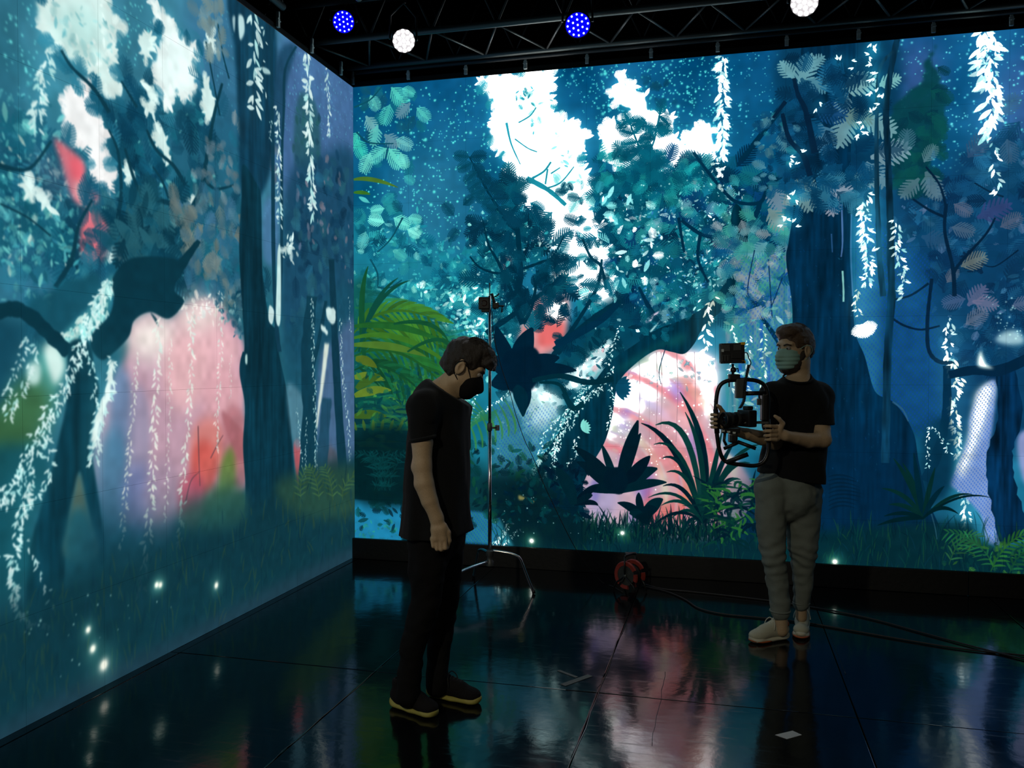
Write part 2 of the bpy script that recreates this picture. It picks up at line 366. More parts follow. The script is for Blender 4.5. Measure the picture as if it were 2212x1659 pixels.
    s.foliage([(1330, 780), (1540, 770), (1540, 830), (1340, 850)], 60, [(120, 180, 190), (200, 226, 224), (90, 150, 170)], (6, 18), (0, 3), (.4, .8))
    s.fill([(1190, 720), (1250, 690), (1340, 640), (1440, 660), (1570, 600), (1570, 690), (1500, 720), (1420, 735), (1330, 790), (1230, 800)], (2, 70, 96), .9, 10)
    s.foliage([(1250, 700), (1340, 650), (1540, 640), (1420, 735), (1320, 790)], 60, [(2, 62, 88), (8, 88, 110), (0, 48, 72), (30, 130, 140), (190, 240, 240)], (12, 44), (0, 3, 5), (.7, 1))
    # pink light behind the middle branches
    s.fill([(1160, 640), (1200, 622), (1228, 640), (1222, 720), (1196, 760), (1140, 770), (1120, 720)], (236, 150, 150), .95, 8)
    s.fill([(1172, 690), (1210, 680), (1214, 735), (1165, 745)], (240, 112, 112), .95, 6); s.fill([(1188, 650), (1222, 650), (1220, 690), (1180, 690)], (255, 240, 232), .9, 7)
    s.fill([(1080, 560), (1106, 555), (1104, 590), (1086, 592)], (240, 160, 160), .8, 4); s.fill([(1190, 590), (1230, 585), (1235, 625), (1205, 640)], (250, 226, 216), .8, 6)
    # soft dark-teal mass and leaves of the middle tree
    M1 = [(1020, 420), (1080, 440), (1130, 430), (1180, 470), (1200, 540), (1210, 600), (1160, 640), (1120, 720), (1060, 760), (1030, 620), (1010, 520)]
    s.foliage(M1, 130, [(4, 76, 102), (4, 60, 86), (10, 100, 122), (2, 50, 74)], (34, 66), (0, 0, 0, 1), (.75, 1), clump=22)
    s.foliage(M1, 110, [(20, 130, 148), (50, 176, 180), (140, 232, 224), (220, 255, 250)], (7, 18), (3, 5, 0), (.6, 1))
    s.foliage([(1085, 400), (1150, 420), (1170, 500), (1120, 540), (1080, 470)], 24, [(6, 92, 116), (2, 66, 92)], (36, 60), (0,), (.85, 1))
    M2 = [(1318, 420), (1350, 385), (1430, 400), (1500, 360), (1570, 380), (1640, 440), (1640, 540), (1590, 640), (1500, 680), (1400, 700), (1360, 640), (1345, 540)]
    s.fill(M2, (4, 80, 108), .84, 12, rag=(12, 12))
    s.edge_leaves(M2, 120, (36, 66), [(2, 72, 100), (4, 92, 116), (2, 60, 90)], (0, 0, 1))
    s.foliage(M2, 330, [(2, 62, 92), (4, 84, 110), (0, 44, 76), (10, 104, 124), (6, 66, 116), (20, 128, 142)], (36, 70), (0, 0, 0, 1), (.6, .95), clump=24)
    s.foliage(M2, 130, [(40, 160, 164), (70, 184, 184), (110, 170, 184), (20, 130, 160)], (24, 44), (0, 5, 1), (.5, .9), clump=16)
    s.foliage(M2, 420, [(190, 244, 240), (120, 226, 224), (230, 255, 252), (60, 150, 220)], (4, 13), (3, 3, 5), (.6, 1), clump=12)
    s.foliage([(1230, 480), (1300, 430), (1345, 520), (1340, 640), (1280, 700), (1230, 660)], 30, [(4, 84, 110), (0, 60, 86), (20, 130, 146)], (30, 56), (0,), (.85, 1))
    s.foliage([(1280, 330), (1350, 330), (1430, 380), (1500, 340), (1540, 380), (1400, 430), (1290, 420)], 110, [(6, 104, 128), (2, 80, 108), (24, 150, 156), (2, 90, 116)], (30, 58), (0, 0, 5), (.8, 1))
    for p, a0, a1 in (([(1358, 258), (1376, 306), (1395, 343), (1420, 385)], 3, 5), ([(1424, 249), (1414, 300), (1404, 335), (1418, 368)], 3, 5)):
        s.stroke(p, a0, a1, (6, 96, 120))
        for q in curve(p, 3): s.stamp(s.C(q)[0], 42, rng.random()*6.28, 0, (6, 104, 128), 1); s.stamp(s.C(q)[0], 40, rng.random()*6.28, 0, (4, 90, 116), 1)
    s.foliage([(1400, 170), (1450, 165), (1465, 230), (1420, 250)], 12, [(10, 80, 112)], (18, 30), (0,), (.5, .8))
    s.dots(M2, 150, (200, 246, 240), (.7, 1.7), (.5, 1)); s.dots(M1, 60, (190, 246, 240), (.7, 1.6), (.5, 1))
    s.foliage([(1260, 420), (1350, 560), (1320, 640), (1230, 560)], 50, [(245, 255, 255), (210, 250, 246)], (6, 16), (3, 0), (.7, 1))
    s.foliage([(1440, 430), (1560, 470), (1600, 620), (1500, 640)], 70, [(190, 240, 236), (110, 206, 204), (150, 180, 186)], (6, 15), (3, 0), (.5, .9))
    # branches of the middle tree
    DK = (0, 52, 74)
    for p, a0, a1 in (([(1014, 339), (1051, 409), (1094, 478), (1117, 498)], 3, 8), ([(1117, 490), (1122, 546), (1124, 595), (1115, 650), (1130, 700)], 10, 16), ([(1044, 481), (1056, 530), (1076, 566), (1110, 640)], 3, 8), ([(1015, 554), (1037, 578), (1073, 590), (1110, 584)], 3, 7), ([(1218, 510), (1194, 554), (1170, 566), (1126, 582)], 3, 7),
                      ([(1050, 720), (1107, 681), (1158, 643), (1184, 624), (1213, 595)], 12, 6), ([(1300, 560), (1290, 620), (1250, 690), (1215, 740), (1180, 790)], 5, 12), ([(1258, 515), (1276, 555), (1298, 575), (1310, 625)], 5, 7), ([(1200, 760), (1250, 715), (1300, 675), (1340, 650)], 20, 9), ([(1160, 600), (1150, 660), (1130, 700)], 5, 8)):
        s.stroke(p, a0, a1, DK)
    for q in curve([(1014, 339), (1051, 409), (1094, 478)], 4):
        s.stamp(s.C(q)[0], 48, rng.random()*1.2-.2, 0, (4, 66, 92), .95); s.stamp(s.C(q)[0], 46, 2.4+rng.random(), 0, (6, 78, 104), .95)
    s.foliage([(1085, 560), (1210, 560), (1200, 650), (1100, 700)], 46, [(0, 52, 76), (2, 70, 94)], (30, 56), (0,), (.85, 1))
    s.foliage([(1200, 640), (1250, 640), (1240, 740), (1195, 740)], 24, [(2, 66, 90), (0, 48, 72)], (30, 54), (0, 5), (.85, 1))
    # white gaps under the limb
    for P in ([(1200, 815), (1240, 790), (1300, 735), (1325, 740), (1300, 800), (1265, 830), (1230, 850)], [(1095, 850), (1150, 832), (1200, 845), (1215, 875), (1190, 915), (1150, 960), (1110, 890)]):
        s.fill(P, (150, 220, 224), .7, 8); s.fill(P, (255, 252, 250), .6, 10)
        s.foliage(P, 40, [(255, 255, 255), (120, 210, 214), (0, 62, 86), (20, 110, 130), (240, 190, 196)], (8, 24), (0, 3, 5), (.6, 1))
        s.edge_leaves(P, 60, (20, 48), [(0, 56, 78), (6, 78, 100)], (0, 0, 3), True, (.9, 1), .25)
    # pool of blue-green light left of the trunk
    P1 = [(1070, 880), (1130, 850), (1205, 880), (1190, 950), (1140, 1030), (1070, 1040)]
    s.fill(P1, (64, 142, 160), .85, 16)
    s.fill([(1140, 850), (1200, 850), (1195, 910), (1150, 920)], (220, 246, 244), .7, 14)
    s.foliage(P1, 70, [(70, 160, 120), (40, 120, 140), (160, 200, 190), (40, 90, 180)], (5, 12), (3,), (.3, .7))
    s.stipple([(1065, 870), (1205, 880), (1190, 960), (1130, 1040), (1065, 1040)], (16, 80, 210), .5, 9)
    # the great limb and trunk
    TR = [(1085, 1150), (1128, 1048), (1165, 995), (1200, 945), (1236, 888), (1280, 830), (1320, 780), (1370, 745), (1418, 712), (1470, 692), (1515, 668), (1545, 640), (1572, 600), (1586, 546), (1578, 480), (1590, 440), (1614, 480), (1612, 560), (1598, 625), (1562, 668), (1520, 706), (1500, 742), (1478, 764), (1450, 760), (1418, 756), (1370, 788), (1335, 830), (1322, 900), (1306, 955), (1278, 1005), (1256, 1060), (1250, 1140)]
    s.fill(TR, (0, 50, 70), 1, 0, tex=tex*.5)
    s.fill([(1330, 800), (1380, 765), (1430, 738), (1480, 720), (1470, 745), (1420, 752), (1370, 790)], (10, 92, 96), .7, 8)
    for p, a0, a1 in (([(1472, 476), (1513, 505), (1550, 512), (1590, 508)], 7, 10), ([(1466, 470), (1472, 510), (1478, 545)], 7, 5), ([(1498, 329), (1532, 375), (1566, 416), (1594, 437), (1642, 437), (1660, 402), (1690, 380)], 6, 9), ([(1700, 215), (1658, 272), (1624, 318), (1600, 345)], 14, 9), ([(1642, 437), (1630, 470), (1600, 510)], 10, 14), ([(1335, 655), (1300, 690), (1240, 725), (1200, 745)], 12, 18), ([(1513, 505), (1508, 560), (1530, 610)], 8, 5), ([(1425, 700), (1400, 660), (1380, 620)], 14, 5), ([(1640, 680), (1670, 720), (1690, 750)], 8, 14), ([(1440, 745), (1424, 800), (1428, 830)], 2, 1)):
        s.stroke(p, a0, a1, (0, 50, 78))
    s.fill([(1398, 688), (1424, 672), (1410, 690), (1396, 698)], (236, 214, 236), .95, 1); s.fill([(1405, 714), (1428, 690), (1418, 704), (1408, 716)], (200, 246, 246), .95, 1)
    s.foliage([(1390, 690), (1480, 640), (1500, 690), (1400, 730)], 30, [(2, 70, 96), (10, 100, 120)], (14, 30), (0, 1), (.6, .9))
    s.foliage([(1560, 480), (1710, 460), (1700, 640), (1600, 700), (1560, 640)], 130, [(96, 158, 166), (40, 128, 144), (128, 150, 160), (10, 84, 130), (60, 160, 150)], (30, 54), (0, 1, 0), (.6, .95))
    for p in ([(1630, 540), (1615, 630), (1636, 660)], [(1660, 560), (1665, 640), (1668, 690)], [(1690, 600), (1660, 680)]): s.stroke(p, 2.5, 2, (10, 50, 90))
    s.stipple([(1590, 560), (1706, 540), (1706, 900), (1600, 900)], (16, 80, 215), .42, 11)
    s.foliage([(1574, 560), (1706, 540), (1706, 900), (1580, 900)], 110, [(110, 170, 160), (150, 160, 160), (30, 90, 190), (90, 190, 180), (200, 230, 210), (20, 100, 140)], (8, 30), (0, 3, 5), (.4, .8))
    # lit leaves, middle
    s.vine([(1563, 118), (1560, 200), (1562, 280), (1556, 340)], 15, 5, size=19, glow=.03); s.vine([(1560, 118), (1563, 240), (1558, 340)], 8, 6, size=16, glow=0)
    s.vine([(1540, 640), (1528, 690), (1522, 750), (1530, 820), (1535, 890)], 15, 7, (255, 255, 240), (220, 225, 190), size=14, glow=.05)
    s.vine([(1580, 700), (1585, 760), (1580, 840)], 10, 7, (240, 255, 245), (120, 220, 200), glow=.03); s.vine([(1645, 700), (1652, 780), (1645, 840)], 9, 7, (230, 250, 220), (120, 210, 190), glow=.02); s.vine([(1618, 720), (1612, 800), (1608, 860)], 9, 7, (225, 245, 240), (120, 210, 210), glow=.02)
    s.foliage([(1540, 300), (1560, 340), (1565, 420), (1530, 400)], 16, [(220, 255, 250)], (8, 18), (0, 3), (.8, 1))
    for p in ([(1275, 834), (1245, 875), (1215, 915), (1190, 955), (1160, 1000), (1132, 1036)],):
        for k in range(5): s.vine([(x+rng.normal(0, 6)+k*7-10, y+rng.normal(0, 5)) for x, y in p], 6, 4, (220, 250, 246), (70, 210, 200), glow=.025, size=6.5)
    s.vine([(1244, 942), (1240, 985), (1222, 1005)], 6, 4, glow=.02, size=6); s.vine([(1202, 950), (1195, 995), (1208, 1038)], 6, 4, glow=.02, size=6); s.vine([(1318, 830), (1322, 880), (1312, 925)], 6, 4, glow=.03, size=6)
    s.vine([(1326, 790), (1300, 830), (1290, 850)], 7, 4, glow=.02, size=7); s.vine([(1340, 700), (1322, 760), (1310, 790)], 7, 4, glow=.02, size=6)
    s.vine([(1100, 1128), (1085, 1155), (1065, 1175)], 8, 4, glow=.03, size=7); s.vine([(1117, 1140), (1095, 1168), (1075, 1180)], 8, 4, glow=.03, size=7); s.vine([(1100, 830), (1095, 850), (1040, 890), (1012, 920)], 6, 3, glow=.02, size=6); s.vine([(1030, 830), (1022, 870), (1008, 905)], 6, 3, glow=.02, size=6)
    for an in np.linspace(-.9, .9, 7): s.stamp(s.C((1255, 925))[0], 26, an-.4, 3, (130, 226, 214), 1)
    for an in np.linspace(-.9, .9, 8): s.stamp(s.C((1330, 836))[0], 40, an+.1, 3, (6, 74, 104), 1)
    s.foliage([(1210, 400), (1330, 400), (1345, 560), (1330, 660), (1240, 640)], 46, [(8, 96, 120), (2, 74, 100), (40, 150, 166), (130, 226, 226)], (20, 44), (0, 0, 5), (.8, 1)); s.foliage([(1290, 420), (1420, 430), (1440, 560), (1340, 640)], 46, [(250, 255, 255), (210, 250, 250), (150, 235, 235)], (10, 34), (0, 3, 5), (.8, 1))
    # ------------------------------------------------ right side: forest of blue
    D1 = [(1690, 100), (1930, 84), (1930, 300), (1850, 450), (1710, 450), (1690, 300)]
    s.fill(D1, (6, 62, 96), .9, 12)
    s.fill([(1930, 360), (2000, 400), (2080, 330), (2150, 300), (2500, 320), (2500, 900), (1900, 900)], (12, 66, 108), .93, 26)
    R2 = [(1930, 380), (2010, 420), (2090, 340), (2160, 300), (2500, 330), (2500, 830), (2050, 820), (1930, 640)]
    s.foliage(R2, 420, [(12, 60, 100), (18, 80, 122), (8, 46, 82), (28, 96, 138), (10, 68, 108)], (34, 66), (0, 1, 0), (.5, .9), clump=26); s.foliage(R2, 260, [(40, 110, 150), (60, 120, 160), (14, 76, 116), (90, 120, 160)], (8, 26), (5, 0, 3), (.4, .8), clump=14)
    s.fill([(1850, 440), (1900, 440), (1900, 900), (1850, 780)], (40, 120, 160), .8, 12); s.fill([(1925, 560), (2010, 620), (2040, 860), (1925, 900)], (20, 86, 134), .8, 16)
    s.stipple([(1850, 450), (2010, 560), (2040, 960), (1850, 900)], (10, 70, 205), .5, 9)
    # spruce
    s.fill([(2023, 97), (2012, 130), (2030, 160), (2040, 220), (2040, 290), (2010, 330), (1990, 420), (1940, 420), (1925, 330), (1930, 230), (1985, 180), (2000, 130)], (8, 70, 82), .95, 3, rag=(9, 8))
    for i in range(70):
        q = s.inside([(2023, 100), (2040, 250), (2000, 410), (1935, 400), (1960, 230), (2005, 140)], 1)[0]; s.stamp(s.C(q)[0], 26+16*rng.random(), (.6 if rng.random() < .5 else 2.5)+rng.normal(0, .4), 0, [(8, 72, 82), (10, 82, 84), (6, 58, 76)][rng.integers(3)], .9)
    # broad right-hand trunk
    TK = [(1742, 60), (1726, 250), (1716, 430), (1704, 520), (1698, 560), (1709, 640), (1712, 700), (1706, 800), (1688, 900), (1655, 1020), (1600, 1130), (1560, 1200), (2070, 1240), (2035, 1150), (2005, 1080), (1985, 1000), (1975, 940), (1952, 895), (1925, 865), (1890, 845), (1868, 770), (1848, 720), (1842, 640), (1836, 560), (1838, 430), (1838, 250), (1842, 60)]
    s.fill(TK, (2, 47, 78), 1, 0, tex=tex*.6)
    s.fill([(1690, 950), (1960, 950), (2030, 1220), (1560, 1200)], (2, 40, 72), .6, 40)
    s.foliage([(1720, 500), (1830, 500), (1870, 800), (1960, 1000), (1700, 1100)], 130, [(10, 70, 118), (4, 58, 110), (20, 80, 110)], (3, 9), (3,), (.3, .6), ang=1.57)
    s.stroke([(1818, 440), (1820, 520), (1817, 555)], 4, 3, (90, 130, 190), .8); s.stroke([(1796, 505), (1798, 545)], 3, 2, (60, 110, 170), .7); s.stroke([(1820, 585), (1822, 625), (1822, 652)], 4, 4, (140, 210, 200), .9); s.stroke([(1928, 868), (1950, 885), (1962, 910)], 4, 3, (60, 110, 140), .6)
    s.stroke([(1840, 440), (1838, 540), (1842, 640)], 3, 3, (80, 130, 180), .6)
    # grey-blue lobed leaves
    for (x, y, z, an, k, col) in [(1725, 185, 62, -1.2, 1, (110, 170, 182)), (1740, 150, 40, -.6, 1, (104, 166, 180)), (1715, 170, 44, -2.2, 1, (112, 172, 182)), (1745, 170, 44, .6, 1, (84, 150, 172)), (1815, 188, 66, -.1, 1, (128, 178, 182)), (1830, 200, 46, 1.9, 1, (116, 164, 176)), (1895, 185, 42, -.3, 1, (124, 190, 190)), (1800, 205, 60, -1.8, 0, (36, 118, 160)), (1770, 205, 50, -2.8, 0, (20, 84, 124)),
                                   (1835, 245, 66, 1.9, 1, (110, 158, 168)), (1865, 255, 64, .5, 1, (120, 172, 180)), (1820, 250, 54, .2, 0, (100, 140, 140)), (1770, 265, 62, 1.3, 1, (70, 128, 160)), (1745, 255, 60, 2.4, 0, (18, 80, 124)), (1760, 235, 60, .3, 0, (20, 78, 130)), (1690, 280, 44, 1.4, 0, (70, 130, 150)), (1880, 340, 70, -.2, 1, (126, 164, 178)), (1870, 350, 60, .9, 1, (100, 146, 166)), (1895, 355, 46, 2.0, 1, (110, 150, 168)),
                                   (1785, 355, 50, 1.6, 1, (62, 140, 176)), (1705, 395, 50, .2, 1, (124, 158, 160)), (1720, 405, 54, 1.0, 1, (110, 150, 156)), (1775, 400, 58, .3, 1, (144, 164, 184)), (1790, 410, 50, 1.4, 1, (150, 160, 178)), (1835, 395, 50, -.3, 1, (96, 148, 158)), (1665, 400, 54, 1.2, 1, (110, 140, 160)), (1660, 450, 50, 1.0, 1, (120, 150, 150)), (1690, 440, 40, -.5, 0, (120, 146, 150)), (1955, 330, 44, -1.5, 0, (80, 136, 160)), (1995, 350, 36, -1.0, 0, (120, 170, 180)),
                                   (2000, 370, 52, 1.2, 1, (120, 160, 176)), (1985, 385, 46, 2.3, 1, (116, 156, 172)), (2000, 400, 40, .7, 1, (104, 148, 170)), (2160, 250, 46, -.9, 0, (64, 116, 160)), (2175, 300, 44, 1.4, 0, (70, 110, 150)), (2090, 340, 52, -.9, 0, (60, 96, 140)), (2060, 440, 36, .6, 0, (120, 130, 160)), (2090, 660, 46, -.9, 1, (124, 130, 176)), (2100, 650, 44, .2, 1, (140, 140, 180)), (2085, 645, 40, 2.9, 0, (90, 120, 170)), (2085, 700, 42, -.6, 0, (124, 140, 170)),
                                   (2055, 490, 40, .3, 0, (100, 130, 160)), (2075, 575, 46, -.4, 0, (150, 160, 150)), (2185, 660, 40, -.2, 0, (110, 130, 170)), (1990, 510, 50, .3, 1, (46, 100, 146)), (2045, 610, 30, -1, 0, (120, 130, 150)), (2110, 470, 60, -.4, 1, (70, 84, 150)), (2160, 490, 40, -.5, 0, (110, 120, 150))]:
        s.stamp(s.C((x, y))[0], z*1.3, an, k, np.array(col)*(.97 if x < 1940 else .84), .94 if x < 1940 else .75)
    s.foliage([(1700, 380), (1900, 380), (1880, 440), (1700, 450)], 40, [(6, 66, 102), (10, 80, 120), (40, 110, 140)], (30, 60), (0, 1), (.7, 1)); s.foliage([(1690, 110), (1900, 100), (1890, 380), (1700, 380)], 60, [(6, 58, 94), (10, 76, 116), (4, 48, 80)], (36, 66), (0, 1), (.6, .95)); s.foliage([(1640, 240), (1720, 250), (1720, 420), (1640, 430)], 60, [(16, 84, 124), (30, 120, 140), (6, 60, 96), (70, 130, 150)], (16, 36), (0, 1), (.7, 1))
    for p, a0, a1 in (([(1715, 169), (1724, 205), (1741, 242), (1760, 330)], 8, 14), ([(1690, 245), (1705, 300), (1735, 335), (1750, 380)], 8, 14), ([(1697, 219), (1670, 255)], 9, 7), ([(2044, 440), (2041, 501), (2058, 577), (2062, 640)], 7, 9), ([(2150, 470), (2128, 508), (2069, 574), (2060, 600)], 4, 8), ([(2013, 602), (2006, 660), (2003, 704), (2006, 755), (2026, 780), (2060, 785)], 7, 9), ([(1927, 648), (1967, 638), (2006, 612)], 4, 5), ([(1929, 689), (1955, 704), (1990, 712), (2030, 704)], 5, 4), ([(1972, 430), (2010, 455), (2044, 470)], 5, 6), ([(2105, 395), (2140, 415), (2168, 425)], 3, 4), ([(2200, 540), (2150, 575), (2120, 570)], 3, 2), ([(2000, 360), (2030, 400), (2044, 450)], 4, 6)):
        s.stroke(p, a0, a1, (6, 38, 66))
    # thin trunks
    s.stroke([(1938, 84), (1924, 154), (1914, 231), (1917, 309), (1920, 387), (1923, 478), (1924, 560), (1926, 640), (1918, 760), (1912, 1000)], 12, 18, (10, 56, 84), tex=tex)
    s.stroke([(1930, 110), (1900, 150), (1894, 250), (1894, 400), (1897, 478), (1900, 560), (1908, 640)], 6, 14, (14, 60, 86), tex=tex)
    # lit leaves, right
    s.vine([(1872, 415), (1868, 480), (1876, 540), (1874, 620)], 14, 5, size=14, glow=.05); s.vine([(1862, 450), (1866, 520), (1880, 580)], 12, 6, size=12, glow=.03)
    s.vine([(1936, 472), (1940, 530), (1950, 590), (1956, 640)], 13, 5, size=13, glow=.04); s.vine([(1852, 620), (1850, 660), (1856, 685)], 10, 6, (255, 255, 220), (150, 220, 220), glow=.06)
    for an in np.linspace(.2, 2.2, 5): s.stamp(s.C((1862, 700))[0], 34, an, 0, (240, 250, 235), 1)
    s.vine([(2140, 60), (2135, 150), (2145, 230), (2140, 290)], 30, 6, size=24, glow=.022); s.vine([(2128, 66), (2124, 110), (2136, 200)], 20, 6, size=22, glow=.015); s.vine([(2146, 60), (2142, 150), (2138, 260)], 14, 7, size=18, glow=.0); s.vine([(2143, 290), (2148, 350), (2156, 420)], 14, 10, size=14, glow=.03)
    for (x, y) in [(1884, 100), (1890, 112), (1878, 118), (1880, 142), (1892, 158), (1888, 172), (1882, 200), (1890, 205), (1897, 215), (1840, 138), (1812, 130), (1768, 228), (1860, 270), (1868, 285), (1848, 288), (1705, 345), (1714, 352), (1720, 422), (1715, 435), (1730, 325), (1886, 240), (1700, 475), (1690, 482), (1720, 480)]:
        for k in range(2): s.stamp(s.C((x+rng.normal(0, 4), y+rng.normal(0, 4)))[0], 14, rng.random()*6.28, 4, (214, 255, 250), .95)
        s.splat(s.C((x, y))[0], 14, np.array((40, 160, 170))/255, .12, add=True)
    s.vine([(2052, 685), (2048, 730), (2052, 780), (2062, 830), (2060, 880), (2066, 930), (2072, 985), (2080, 1040), (2085, 1090), (2092, 1140)], 13, 6, (240, 255, 250), (120, 220, 220), glow=.04, size=12)
    s.vine([(2052, 770), (2072, 820), (2058, 870), (2070, 960)], 14, 6, (255, 250, 220), (130, 210, 220), glow=.03, size=13)
    # lit arch at the right edge
    AR = [(2150, 822), (2114, 842), (2103, 874), (2095, 901), (2090, 950), (2066, 1010), (2052, 1045), (2070, 1061), (2101, 1091), (2120, 1118), (2133, 1172), (2182, 1175), (2163, 1132), (2143, 1059), (2134, 1010), (2137, 969), (2148, 888)]
    s.fill(AR, (132, 160, 214), .97, 3); s.fill([(2145, 830), (2112, 846), (2102, 890), (2090, 960), (2070, 1010), (2080, 1030), (2110, 960), (2130, 900)], (250, 246, 222), .9, 8)
    s.stipple(AR, (30, 96, 220), .7, 7, 3)
    s.fill([(2200, 940), (2260, 940), (2260, 1080), (2212, 1040)], (150, 160, 210), .9, 4)
    s.stroke([(2172, 800), (2182, 900), (2160, 980), (2166, 1060), (2196, 1170)], 44, 66, (4, 44, 78), 1, tex=tex)
    s.stroke([(2045, 790), (2045, 880), (2030, 960), (2000, 1040)], 16, 24, (2, 46, 76), .9); s.fill([(1995, 940), (2045, 900), (2062, 960), (2050, 1060), (1995, 1080)], (4, 52, 80), .9, 8)
    s.stroke([(2050, 810), (2100, 800), (2160, 800), (2230, 770)], 16, 26, (4, 42, 72)); s.fill([(2118, 758), (2130, 785), (2146, 796), (2112, 790)], (230, 250, 244), .95, 3); s.fill([(2150, 735), (2170, 716), (2200, 716), (2212, 740), (2180, 745)], (170, 210, 220), .9, 5)
    s.dots([(2130, 640), (2230, 640), (2230, 740), (2140, 740)], 40, (190, 240, 240), (.8, 2), (.5, 1))
    s.vine([(2012, 918), (2003, 960), (2005, 1010)], 6, 5, glow=.02); s.vine([(2014, 918), (2035, 945), (2050, 980)], 6, 4, glow=.02)
    # ------------------------------------------------ ground and plants
    G = [(760, 1090), (900, 1100), (1040, 1100), (1150, 1080), (1270, 1125), (1400, 1150), (1560, 1160), (1760, 1150), (2000, 1130), (2100, 1130), (2150, 1180), (2500, 1170), (2500, 1400), (760, 1400)]
    s.fill([(760, 850), (880, 850), (1040, 1010), (1160, 1010), (1180, 1140), (760, 1120)], (6, 54, 60), .9, 24)
    s.fill(G, (4, 46, 56), .97, 10, rag=(8, 10))
    s.fill([(765, 1078), (868, 1090), (868, 1170), (765, 1170)], (30, 136, 180), 1, 2, smooth=False); s.foliage([(765, 1130), (868, 1130), (868, 1170), (765, 1165)], 40, [(40, 150, 130), (30, 120, 150)], (8, 18), (3, 0), (.5, .8))
    s.fill([(1004, 1103), (1056, 1108), (1080, 1120), (1110, 1180), (1000, 1172)], (40, 130, 150), .95, 3, smooth=False); s.stipple([(1000, 1100), (1080, 1110), (1080, 1180), (1000, 1180)], (20, 80, 200), .8, 8, 3)
    s.vine([(1100, 1128), (1085, 1155), (1062, 1178)], 8, 3, glow=.03, size=8); s.vine([(1120, 1140), (1095, 1168), (1075, 1182)], 8, 4, glow=.03, size=7)
    GR = [(4, 52, 58), (8, 68, 62), (2, 34, 48), (24, 78, 52), (6, 56, 76)]
    for i in range(900):
        x = 1060+rng.random()*1300; y = 1135+rng.random()*110+max(0, (x-1150)*.012); l = 12+34*rng.random(); k = rng.normal(0, 10)
        s.blade((x, y), (x+k*.3, y-l*.6), (x+k, y-l), 2.2, GR[rng.integers(5)], .6)
    for i in range(420):
        x = 1255+rng.random()*330; y = 1150+rng.random()*26; l = 18+46*rng.random()**2; k = rng.normal(0, 12)
        s.blade((x, y), (x+k*.2, y-l*.6), (x+k, y-l), 3.4, [(0, 38, 48), (2, 48, 54), (0, 30, 42), (10, 58, 52)][rng.integers(4)], .92)
    # bush of dark fern on the left of the trunk
    for i in range(260):
        x = 770+rng.random()*420; y = 960+rng.random()*190; s.stamp(s.C((x, y))[0], 14+22*rng.random(), rng.random()*6.28, [0, 1, 3][rng.integers(3)], [(4, 58, 60), (6, 76, 70), (2, 38, 48), (16, 82, 58), (2, 32, 44)][rng.integers(5)], .7)
    s.fill([(1050, 1040), (1130, 1030), (1210, 1060), (1262, 1120), (1262, 1180), (1120, 1170), (1080, 1110)], (2, 34, 44), .85, 16)
    s.fill([(1120, 1070), (1128, 1072), (1138, 1078), (1122, 1080)], (170, 160, 90), .8, 2); s.fill([(1144, 1080), (1154, 1082), (1150, 1088)], (170, 150, 80), .8, 1)
    s.foliage([(1080, 1020), (1190, 1010), (1260, 1120), (1090, 1130)], 90, [(0, 34, 52), (2, 50, 62), (4, 64, 70)], (10, 26), (3, 1), (.7, 1))
    s.foliage([(1187, 996), (1266, 1000), (1262, 1113), (1200, 1110)], 50, [(0, 28, 48), (0, 38, 56)], (18, 40), (3, 1), (.9, 1))
    # palms at the left corner
    PG = [(34, 104, 46), (62, 124, 40), (20, 88, 54), (14, 82, 68), (80, 126, 46)]
    s.fill([(762, 620), (800, 600), (830, 660), (960, 700), (990, 760), (900, 860), (762, 860)], (12, 84, 72), .75, 18)
    for i in range(140):
        x, y = s.inside([(764, 620), (820, 640), (970, 720), (940, 860), (900, 900), (764, 1000)], 1)[0]; l = 40+50*rng.random(); k = rng.normal(.3, .5)
        s.blade((x, y), (x+l*.5, y-l*.3*k), (x+l, y+l*.35*k), 5+4*rng.random(), [(20, 110, 90), (30, 120, 70), (16, 90, 84), (40, 140, 100), (60, 130, 60)][rng.integers(5)], .55)
    for p0, p1, p2, l, cc in [((766, 760), (850, 650), (960, 760), 80, 0), ((764, 720), (830, 640), (940, 690), 80, 1), ((764, 770), (860, 720), (965, 840), 70, 0), ((764, 800), (840, 760), (930, 870), 60, 2)]:
        s.palm(p0, p1, p2, 13, l, PG[cc], .92, .5, 8)
    for p0, p1, p2, w_, cc in [((764, 388), (800, 380), (860, 405), 7, 4), ((764, 416), (785, 414), (800, 420), 6, 1), ((790, 800), (770, 640), (795, 575), 9, 2), ((775, 760), (800, 640), (860, 600), 7, 3), ((800, 690), (830, 620), (885, 606), 6, 3), ((764, 730), (870, 700), (985, 800), 9, 1), ((764, 745), (850, 740), (920, 770), 12, 4), ((766, 705), (860, 690), (960, 740), 11, 0), ((880, 760), (970, 700), (978, 775), 6, 2), ((850, 700), (940, 680), (970, 740), 7, 2)]:
        s.blade(p0, p1, p2, w_*1.4, PG[cc])
    for (x, y, l, an) in [(766, 815, 66, .1), (766, 855, 80, -.15), (768, 775, 50, .4), (765, 900, 70, .0), (770, 840, 60, -.5)]:
        s.blade((x, y), (x+l*.5*math.cos(an), y-10+l*.5*math.sin(an)), (x+l*math.cos(an), y+l*math.sin(an)), 20, [(88, 116, 36), (62, 104, 38), (104, 136, 44)][rng.integers(3)])
    s.foliage([(766, 780), (940, 800), (900, 960), (766, 960)], 120, [(12, 96, 84), (30, 120, 80), (6, 70, 76), (70, 140, 60)], (12, 30), (0, 3), (.5, .9))
    for k in range(6): s.blade((770+k*18, 930), (766+k*20, 918), (762+k*22, 906), 7, (84, 122, 44), .8)
